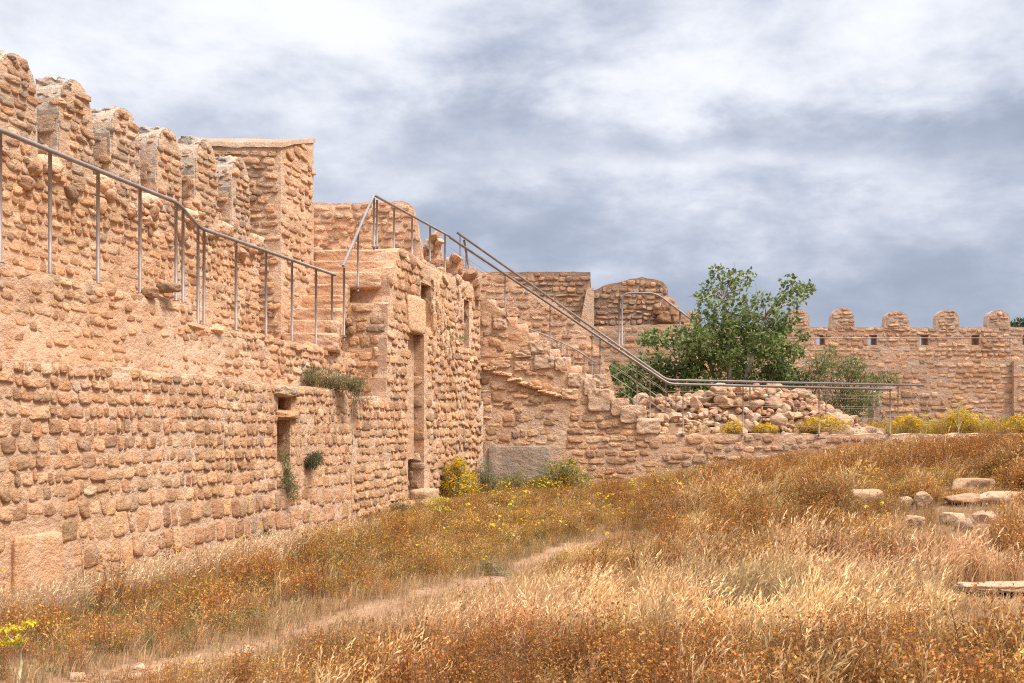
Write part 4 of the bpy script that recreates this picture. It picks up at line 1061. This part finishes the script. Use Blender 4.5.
Yx = 32.0; base = np.array([X_(727, Yx), Yx, 1.35])
tree = thing('fig_tree', 'large spreading dark green fig tree with bare twigs against the sky, behind the rubble heap', 'tree')
cl = [(718, 272, 10), (733, 278, 12), (748, 276, 9), (710, 287, 11), (724, 292, 13), (741, 290, 11), (757, 292, 7), (703, 300, 10), (718, 308, 13), (745, 303, 9), (735, 318, 15),
      (790, 285, 12), (803, 291, 11), (811, 287, 7), (782, 297, 9), (797, 302, 8), (774, 307, 10), (762, 300, 8), (751, 312, 9),
      (704, 318, 12), (722, 328, 15), (750, 328, 16), (774, 328, 15), (790, 318, 8), (765, 345, 17), (694, 338, 15), (676, 338, 12), (658, 338, 9), (645, 340, 6), (714, 352, 20), (686, 362, 17), (740, 356, 19), (776, 362, 17),
      (792, 350, 7), (803, 334, 6), (652, 362, 12), (634, 372, 12), (616, 374, 10), (605, 380, 7), (664, 380, 16), (700, 384, 19), (740, 384, 20), (775, 382, 17), (796, 378, 11), (630, 392, 13), (650, 396, 12), (720, 400, 15), (760, 400, 14), (800, 352, 5)]
cens = []; tr = np.random.RandomState(4)
for x, y, r in cl:
    dy = tr.uniform(-1.3, 1.3); Yq = Yx + dy; s = r / F * Yq * (.86 if y < 312 else 1.05); p = P(x, y, Yq); cens.append((*p, s * 1.05, s * 1.25, s * .95))
a = Acc(); tops = []
limbs = [(727, 345), (705, 350), (755, 350), (680, 370), (780, 360)]
for i, (x, y) in enumerate(limbs):
    e = P(x, y, Yx + tr.uniform(-.6, .6)); b0 = base + tr.normal(0, .12, 3) * (1, 1, 0); pts_ = limb(a, tr, b0, e, .11, .055, .08, n=8); tops.append((Vector(e), x, y))
main_l = Vector(P(722, 300, Yx)); limb(a, tr, tops[0][0], main_l, .055, .025); tops.append((main_l, 722, 300))
ml = Vector(P(765, 318, Yx)); limb(a, tr, tops[2][0], ml, .05, .025); tops.append((ml, 765, 318))
for c_5 in cens:
    p = Vector(c_5[:3]); t_ = min(tops, key=lambda q: (q[0] - p).length + (2 if q[0].z > p.z + .3 else 0))
    pts_ = limb(a, tr, t_[0], p, .026, .010, .10, n=6)
    for k in range(4):
        e = p + Vector(tr.normal(0, 1, 3)) * c_5[3] * .7; limb(a, tr, p, e, .010, .004, .1, n=4)
a.build('trunk', M_BARK, tree)
a = Acc(); crown(a, tr, [c for c in cens if c[2] > 5.2], 760, .15, .7, [(.13, .17, .048), (.17, .21, .065), (.22, .25, .09), (.095, .13, .036)]); crown(a, tr, [c for c in cens if c[2] <= 5.2], 1750, .15, .7, [(.12, .165, .042), (.155, .20, .055), (.20, .24, .075), (.085, .125, .032), (.26, .29, .11)]); a.build('crown', M_LEAF, tree)
drop_to_base(tree, tuple(base))

def shrub(name, label, cat, cens_px, Yq, nper, leaf, wide, cols, dep=.5, stems=8, base_px=None, ztop=None, group=None, fl=None, up=.2, seed=0, base_z=None, sc=(.30, .24, .14), stem_r=.012):
    r_ = np.random.RandomState(seed + 500); t = thing(name, label, cat, group); cs = []
    for x, y, rx, ry in cens_px:
        dY = r_.uniform(-dep, dep) * .6; Yn = Yq + dY; p = P(x, y, Yn); cs.append((*p, rx / F * Yn, min(dep, rx / F * Yn) + .05, ry / F * Yn))
    bx = base_px[0]; bz = base_z if base_z is not None else P(0, base_px[1], Yq)[2]; b0 = ((bx - CX) / F * Yq, Yq, bz)
    a = Acc()
    for c in cs:
        for k in range(max(1, stems // len(cs) + 1)):
            e = np.array(c[:3]) + r_.normal(0, .5, 3) * np.array(c[3:]); limb(a, r_, np.array(b0) + r_.normal(0, .06, 3) * (1, 1, 0), e, stem_r, .003, .08, sc, 5)
    a.build('stem', M_BARK, t)
    a = Acc(); crown(a, r_, cs, nper, leaf, wide, cols, up, 3.2); a.build('foliage', M_LEAF, t)
    if fl:
        a = Acc(); V = []; n = fl[0]
        for i in range(n):
            c = cs[r_.randint(len(cs))]; d = r_.normal(0, 1, 3); d /= np.linalg.norm(d); d[1] = -abs(d[1]) if r_.uniform() < .7 else d[1]; d[2] = d[2] if r_.uniform() < .5 else abs(d[2])
            e = np.array(c[:3]) + d * np.array(c[3:]) * r_.uniform(.8, 1.08); s = fl[1] * r_.uniform(.7, 1.3); nr = d + r_.normal(0, .3, 3); nr /= np.linalg.norm(nr)
            x = np.cross(nr, [.3, .2, 1]); x /= np.linalg.norm(x); y = np.cross(nr, x)
            for k in range(2):
                u_ = x * math.cos(k * .8) + y * math.sin(k * .8); w_ = np.cross(nr, u_)
                a.add([e - u_ * s, e - w_ * s * .6, e + u_ * s, e + w_ * s * .6], [[0, 1, 2, 3]], np.array(fl[2]) * r_.uniform(.8, 1.15), False)
        a.build('flowers', M_VEG, t)['kind'] = 'stuff'
    drop_to_base(t, b0); return t

OLE = [(.14, .17, .05), (.18, .21, .065), (.10, .13, .04), (.21, .21, .08), (.14, .16, .05)]
shrub('oleander_bush', 'olive green upright bush behind the level railing, right of the fig tree', 'bush',
      [(838, 372, 24, 16), (820, 362, 14, 11), (855, 368, 16, 12), (862, 392, 20, 16), (840, 398, 26, 14), (872, 380, 10, 7), (884, 378, 8, 5), (894, 379, 6, 4), (812, 380, 12, 12), (830, 352, 8, 6), (850, 410, 26, 8)], 30.6, 1100, .13, .22, OLE, .7, 22, (845, 425), base_z=1.35, up=.9, seed=1)
GRN = [(.22, .21, .045), (.28, .24, .05), (.15, .16, .04), (.34, .26, .05)]
shrub('yellow_flower_bush', 'rounded bush covered in small yellow flowers at the foot of the gate wall', 'bush', [(459, 488, 19, 17), (451, 474, 11, 12), (467, 482, 11, 14), (459, 466, 8, 9), (446, 487, 8, 9), (471, 494, 9, 9)], 22.0, 3400, .06, .2, GRN, .45, 26, (459, 505), fl=(1300, .022, (.72, .46, .015)), up=.9, seed=2, base_z=.0)
shrub('grey_green_shrub', 'grey green upright shrub between the yellow bush and the cement patch', 'bush', [(484, 478, 11, 20), (490, 486, 10, 12)], 23.6, 5200, .06, .18, [(.17, .18, .09), (.13, .14, .07), (.22, .22, .11)], .35, 18, (485, 500), up=.9, seed=3, base_z=.02)
shrub('leafy_weed', 'loose green weed in front of the left half of the cement patch', 'weed', [(512, 486, 12, 12), (520, 478, 8, 9), (503, 480, 8, 9)], 23.6, 3600, .06, .2, [(.22, .22, .08), (.16, .17, .06), (.30, .25, .10)], .3, 20, (512, 502), fl=(30, .018, YEL), up=.9, seed=4, base_z=.02)
shrub('leafy_weed', 'dense green weed with yellow flowers at the right end of the cement patch', 'weed', [(553, 476, 15, 16), (568, 468, 12, 12), (576, 480, 15, 12), (542, 486, 13, 10), (560, 488, 20, 10)], 23.9, 4200, .06, .22, [(.16, .19, .05), (.22, .22, .06), (.11, .13, .035)], .4, 30, (560, 500), fl=(420, .022, (.72, .47, .015)), up=.9, seed=5, base_z=.08)
shrub('wall_grass_tuft', 'large green tuft growing on top of the low wall', 'plant', [(304, 377, 15, 8), (322, 377, 17, 9), (342, 383, 14, 8), (355, 385, 8, 7)], 16.8, 9000, .09, .09, [(.13, .14, .05), (.10, .11, .04), (.20, .18, .07), (.26, .20, .09)], .25, 30, (322, 388), up=2, seed=6, base_z=2.25, stem_r=.004)
shrub('dry_hanging_plant', 'brown twiggy plant hanging over the broken end of the low wall', 'plant', [(357, 402, 8, 9), (355, 390, 8, 8), (352, 414, 4, 8), (366, 400, 6, 7), (364, 376, 6, 10)], 17.3, 3600, .06, .12, [(.20, .14, .08), (.26, .19, .11), (.15, .12, .06)], .18, 34, (358, 388), up=.2, seed=7, base_z=2.3, stem_r=.004)
shrub('wall_plant', 'small dark green plant rooted in the face of the low wall right of the niche', 'plant', [(313, 461, 10, 7), (318, 456, 6, 5), (306, 463, 6, 5)], 15.6, 9000, .06, .18, [(.10, .10, .045), (.15, .13, .06), (.08, .09, .035)], .14, 16, (312, 470), up=.5, seed=8, stem_r=.004)
shrub('wall_plant', 'green trailing plant hanging down below the niche in the low wall', 'plant', [(285, 467, 6, 8), (288, 480, 7, 9), (294, 492, 5, 9), (284, 456, 4, 6)], 14.85, 8000, .06, .12, [(.11, .13, .04), (.16, .17, .05), (.20, .18, .07)], .12, 14, (286, 468), up=.3, seed=9, stem_r=.004)
shrub('wall_plant', 'tiny yellow green sprig in a joint under the corner slit of the gate wall', 'plant', [(449, 336, 5, 3), (463, 338, 4, 4)], 22.25, 4000, .05, .2, [(.25, .25, .06), (.2, .2, .06)], .1, 8, (456, 340), seed=10, stem_r=.003)
shrub('low_green_weed', 'small dark leafy weed in pale grass near the foot of the wall at the left', 'weed', [(86, 600, 8, 6), (102, 604, 6, 5), (95, 596, 5, 5)], 9.2, 14000, .04, .35, [(.07, .10, .03), (.11, .13, .045)], .12, 12, (93, 612), base_z=0, up=.5, seed=11, stem_r=.003)
for i, (x, y, Yq, lab) in enumerate(((242, 552, 13.55, 'dark green weed against the wall foot below the niche'), (268, 545, 14.0, 'low green weed at the wall foot just right of the dark one'), (400, 515, 19.0, 'low green weed at the wall foot left of the door sill'))):
    shrub('low_green_weed', lab, 'weed', [(x, y - 6, 13, 6), (x + 6, y - 3, 10, 4)], Yq, 6000, .05, .3, [(.09, .11, .035), (.15, .15, .05)], .2, 10, (x, y), base_z=0, up=.5, seed=20 + i, stem_r=.003)
shrub('low_green_weed', 'grey green weed with yellow flowers beside the bend of the path', 'weed', [(492, 572, 14, 10), (515, 578, 14, 7), (486, 562, 6, 10)], 11.2, 7000, .045, .14, [(.20, .19, .08), (.26, .22, .09), (.14, .14, .05)], .3, 24, (497, 588), fl=(26, .012, YEL), up=.9, seed=30, base_z=0, stem_r=.003)
for i, (x, y, rx, ry, Yq, lab) in enumerate(((733, 427, 13, 6, 25.75, 'low bright yellow bush in front of the rubble heap, leftmost'), (765, 428, 14, 5, 25.75, 'second low yellow bush in front of the rubble heap'), (822, 424, 28, 8, 26.0, 'wide golden bush at the right foot of the rubble heap'),
                                             (905, 424, 20, 9, 26.2, 'yellow green bush in front of the short pale wall'), (958, 421, 22, 11, 25.9, 'bright yellow bush near the end of the terrace wall'), (1016, 424, 12, 9, 26.0, 'yellow bush at the right edge of the photo'))):
    shrub('yellow_bush', lab, 'bush', [(x, y + 1, rx * .8, ry * .8), (x - rx * .5, y + 2, rx * .45, ry * .7), (x + rx * .6, y + 1, rx * .4, ry * .8), (x + rx * .2, y - ry * .5, rx * .3, ry * .6), (x - rx * .3, y - ry * .3, rx * .25, ry * .6)], Yq, 2000, .06, .2, [(.36, .28, .05), (.42, .30, .05), (.26, .23, .05), (.42, .26, .07)], .4, 20, (x, y + ry), fl=(int(rx * 24), .026, (.68, .44, .03)), up=.8, seed=40 + i, base_z=1.4, stem_r=.004)
shrub('dark_treetop', 'dark green treetop showing over the distant wall at the right edge', 'tree', [(1022, 324, 12, 4), (1045, 321, 20, 6), (1012, 326, 5, 2)], 60.0, 500, .3, .5, [(.05, .07, .03), (.07, .09, .04)], 1.5, 8, (1035, 420), seed=60, base_z=0, stem_r=.08)
for i, (x, y, rx, ry, Yq, lab) in enumerate(((588, 521, 16, 6, 17.5, 'matted grey brown weed at the upper end of the path'), (1003, 440, 12, 8, 21.5, 'dull brown bushy weed on the crest of the mound at the right edge'))):
    shrub('dry_weed', lab, 'weed', [(x, y, rx, ry), (x + 6, y - 2, rx * .7, ry)], Yq, 4500, .06, .12, [(.20, .14, .10), (.28, .20, .13), (.15, .10, .07)], .3, 26, (x, y + ry + 3), up=.6, seed=70 + i, stem_r=.004)

def fennel(label, x, yb, yt, Yq, umb, seed, zb=None):
    t = thing('wild_fennel', label, 'plant', None); r_ = np.random.RandomState(seed); X0 = X_(x, Yq)
    zb = float(ground_z(np.array([X0]), np.array([Yq]))[0]) if zb is None else zb; a = Acc()
    top = Vector(P(x + 2, yt + (yb - yt) * .35, Yq)); pts = [Vector((X0, Yq, zb - .02)), Vector((X0 + .02, Yq, (zb + top.z) / 2)), top]
    tube(a, pts, [.012, .010, .007], 6, (.46, .40, .22, 1)); b = Acc()
    for dx, dy, r in umb:
        e = Vector(P(x + dx, yt + dy, Yq + r_.uniform(-.1, .1))); tube(a, [top if dy < (yb - yt) * .35 else pts[1], (top + e) / 2 + Vector((0, 0, -.01)), e], [.006, .005, .004], 5, (.40, .38, .16, 1))
        for k in range(26):
            d = Vector(r_.normal(0, 1, 3)); d.z = abs(d.z) * .35; d.normalize(); q = e + d * r / F * Yq * r_.uniform(.5, 1)
            tube(a, [e, q], .0015, 3, (.42, .40, .12, 1), False)
            for m_ in range(3):
                v, f = leafq(np.array(q), r_.normal(0, 1, 3), r_.normal(0, 1, 3), .022, .016); b.add(v, f, np.array((.66, .50, .04)) * r_.uniform(.8, 1.1), False)
    a.build('stem', M_BARK, t); b.build('flowers', M_VEG, t)['kind'] = 'stuff'; drop_to_base(t, (X0, Yq, zb))
fennel('tall thin plant with yellow umbels standing alone in the grass before the doorway', 438, 540, 496, 14.6, [(-7, 8, 5), (0, 3, 6), (7, 5, 6), (9, 14, 5), (-3, 14, 4), (4, 12, 4)], 1)
fennel('yellow umbel plant with pale stem at the lower left corner of the photo', 18, 700, 620, 6.4, [(-14, 12, 10), (-2, 10, 8), (12, 4, 7), (-10, 24, 9), (3, 22, 8)], 2, 0)
fennel('tall yellow umbel plant rising above the other weeds near the terrace wall end', 958, 436, 402, 25.4, [(0, 2, 5), (-6, 8, 5), (6, 7, 5), (-12, 14, 5), (10, 13, 6), (-2, 12, 5)], 3, 1.2)
fennel('shorter yellow umbel plant right of the tall one near the terrace wall end', 982, 440, 414, 24.6, [(0, 2, 5), (-6, 6, 5), (6, 6, 5), (1, 10, 5)], 4)
fennel('small yellow umbel plant left of the tall one by the end of the terrace wall', 925, 440, 414, 25.3, [(0, 2, 6), (-8, 6, 5), (8, 7, 5), (2, 11, 5)], 5, 1.2)

# dead pale stalk
s = thing('pale_stalk', 'short whitish stalk standing in the grass below the terrace wall', 'plant'); a = Acc()
p = P(678, 500, 17.0); zb = float(ground_z(np.array([p[0]]), np.array([17.0]))[0])
tube(a, [(p[0], 17, zb), (p[0] + .02, 17, zb + .3), (p[0] - .01, 17, P(0, 492, 17)[2])], [.012, .014, .007], 6, (.42, .38, .30, 1)); a.build('stem', M_BARK, s); drop_to_base(s, (p[0], 17, zb))

# ---- loose rocks in the grass
for i, (x, y, Yr_, ra, rb, rc, lab, tint) in enumerate(ROCKS):
    a = Acc(); X0 = X_(x, Yr_); gz = float(ground_z(np.array([X0]), np.array([Yr_]))[0]); zc_ = max(EYE + (HY - y) / F * Yr_ - rc * .3, gz + rc * .35) if rc > .09 else gz + .11
    zc_ = min(zc_, gz + rc * .42 + .05)
    (rock if rc > .09 else blob)(a, (0, 0, 0), (ra * .9, rb, rc * .85), rotz(.2 * (i % 3 - 1)), seed=i + 800, c=(tint, .9, .25 if tint < .75 else .5, .15), **({'amp': .1, 'n': 12, 'smooth': True} if rc > .09 else {'amp': .02, 'n': 12, 'k': 6}))
    o = a.build('field_stone' if rc > .09 else 'stone_slab', M_WALL); o.location = (X0, Yr_, zc_); tag(o, lab, 'stone')
rs = np.random.RandomState(41); mesh0 = [protos[i] for i in (2, 5, 9, 13)]
for i in range(26):              # pebbly stones in the near end of the path
    t = rs.uniform(0, 1); X0 = -2.75 + t * 1.0 + rs.normal(0, .12); Y0 = 6.25 + t * 1.0 + rs.normal(0, .12); r = rs.uniform(.025, .07)
    o = bpy.data.objects.new('path_stone', mesh0[i % 4]); col.objects.link(o); o.location = (X0, Y0, float(ground_z(np.array([X0]), np.array([Y0]))[0]) + r * .15); o.scale = (r * 1.2, r, r * .6); o.rotation_euler = (0, 0, rs.uniform(0, 6.28))
    tag(o, 'flat pale stone set in the near end of the dirt path', 'stone', 'stones in the near end of the path')

# ------------------------------------------------------------------ sky, sun, camera
SUN_EL, SUN_AZ = math.radians(56), math.radians(116)    # azimuth measured from +Y (view direction) towards +X
world = bpy.data.worlds.new('World'); scene.world = world; world.use_nodes = True; nt = world.node_tree; nt.nodes.clear()
sky = N(nt, 'ShaderNodeTexSky'); sky.sky_type = 'NISHITA'; sky.sun_disc = False; sky.sun_elevation = SUN_EL; sky.sun_rotation = SUN_AZ
bg1 = N(nt, 'ShaderNodeBackground', Strength=.10); L(nt, sky.outputs[0], bg1.inputs[0])
tc = N(nt, 'ShaderNodeTexCoord'); sx = N(nt, 'ShaderNodeSeparateXYZ'); L(nt, tc.outputs['Generated'], sx.inputs[0])
def M2(op, a, b=None, c=None):
    n = nt.nodes.new('ShaderNodeMath'); n.operation = op
    for i, v in enumerate((a, b, c)):
        if v is None: continue
        if isinstance(v, (int, float)): n.inputs[i].default_value = v
        else: L(nt, v, n.inputs[i])
    return n.outputs[0]
zc1 = M2('MAXIMUM', sx.outputs[2], 0.0); den = M2('ADD', zc1, .42)
cb = N(nt, 'ShaderNodeCombineXYZ'); L(nt, sx.outputs[0], cb.inputs[0]); L(nt, sx.outputs[1], cb.inputs[1]); L(nt, M2('MULTIPLY', sx.outputs[2], 2.1), cb.inputs[2])
def cn(scale, det, rough, off, dist=0, sxy=(1, 1)):
    mpn = N(nt, 'ShaderNodeMapping'); L(nt, cb.outputs[0], mpn.inputs[0]); mpn.inputs['Location'].default_value = off; mpn.inputs['Scale'].default_value = (sxy[0], sxy[1], 1)
    n = N(nt, 'ShaderNodeTexNoise'); L(nt, mpn.outputs[0], n.inputs['Vector']); n.inputs['Scale'].default_value = scale; n.inputs['Detail'].default_value = det; n.inputs['Roughness'].default_value = rough; n.inputs['Distortion'].default_value = dist
    return n.outputs[0]
big = cn(2.2, 3, .5, (5.3, 3.9, 1.1), .3); mid = cn(5.2, 9, .57, (7.3, 2.2, .4), .15); fine = cn(17.0, 8, .6, (1.3, 5.2, .9), .1)
def mr(v, a, b, c=0., d=1.):
    n = N(nt, 'ShaderNodeMapRange'); L(nt, v, n.inputs[0]); n.interpolation_type = 'SMOOTHSTEP'
    for i, q in enumerate((a, b, c, d)): n.inputs[i + 1].default_value = q
    return n.outputs[0]
val = M2('ADD', M2('MULTIPLY', big, .42), M2('ADD', M2('MULTIPLY', mid, .40), M2('MULTIPLY', fine, .18)))
tq = M2('ADD', M2('DIVIDE', sx.outputs[2], M2('MAXIMUM', sx.outputs[1], .05)), M2('MULTIPLY', M2('SUBTRACT', mid, .5), .22)); xq = M2('DIVIDE', sx.outputs[0], M2('MAXIMUM', sx.outputs[1], .05))
front = mr(sx.outputs[1], 0, .3)
def bandf(c, w): return M2('POWER', 2.718, M2('MULTIPLY', M2('POWER', M2('ABSOLUTE', M2('DIVIDE', M2('SUBTRACT', tq, c), w)), 2.0), -1.0))
dark = M2('MULTIPLY', M2('MULTIPLY', bandf(.30, .035), mr(xq, -.30, .0)), .085)
dark2 = M2('MULTIPLY', bandf(.14, .07), .035)
lite = M2('MULTIPLY', M2('MULTIPLY', bandf(.25, .022), M2('SUBTRACT', mr(xq, -.2, -.02), mr(xq, .2, .5, 0, .5))), .04)
lite2 = M2('MULTIPLY', mr(tq, .33, .40), .022)
val2 = M2('ADD', val, M2('MULTIPLY', front, M2('ADD', M2('SUBTRACT', M2('SUBTRACT', lite, dark), dark2), lite2)))
cc = ramp(nt, [(0, (.150, .172, .222)), (.3, (.200, .222, .275)), (.55, (.262, .280, .330)), (.78, (.335, .350, .388)), (1, (.42, .428, .448))], mr(val2, .29, .655)).outputs[0]
bg2 = N(nt, 'ShaderNodeBackground'); L(nt, cc, bg2.inputs[0]); L(nt, mr(sx.outputs[2], .45, .85, 1.0, 4.0), bg2.inputs[1])   # overcast: brighter overhead, a gain added above the view to light the walls
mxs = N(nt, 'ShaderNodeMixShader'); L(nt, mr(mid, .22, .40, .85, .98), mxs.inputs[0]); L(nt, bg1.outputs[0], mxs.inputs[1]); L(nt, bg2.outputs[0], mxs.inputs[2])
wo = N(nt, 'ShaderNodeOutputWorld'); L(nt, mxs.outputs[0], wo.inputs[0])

sun = bpy.data.lights.new('sun', 'SUN'); sun.energy = 2.2; sun.angle = math.radians(18); sun.color = (1, .93, .83)
so = bpy.data.objects.new('sun', sun); col.objects.link(so)
sd = Vector((math.sin(SUN_AZ) * math.cos(SUN_EL), math.cos(SUN_AZ) * math.cos(SUN_EL), math.sin(SUN_EL)))
so.rotation_euler = sd.to_track_quat('Z', 'Y').to_euler(); so.location = sd * 50

cam = bpy.data.cameras.new('camera'); co = bpy.data.objects.new('camera', cam); col.objects.link(co); scene.camera = co
co.location = (0, 0, EYE); co.rotation_euler = (math.radians(90), 0, 0)
cam.sensor_width = 36; cam.lens = F / 1024 * 36; cam.shift_y = (HY - 341.5) / 1024; cam.clip_start = .1; cam.clip_end = 3000
scene.view_settings.view_transform = 'Standard'; scene.view_settings.look = 'None'; scene.view_settings.exposure = 1.25; scene.view_settings.gamma = 1
scene.cycles.use_denoising = False; scene.cycles.filter_width = 1.15; scene.cycles.max_bounces = 6; scene.cycles.diffuse_bounces = 3; scene.cycles.transparent_max_bounces = 4
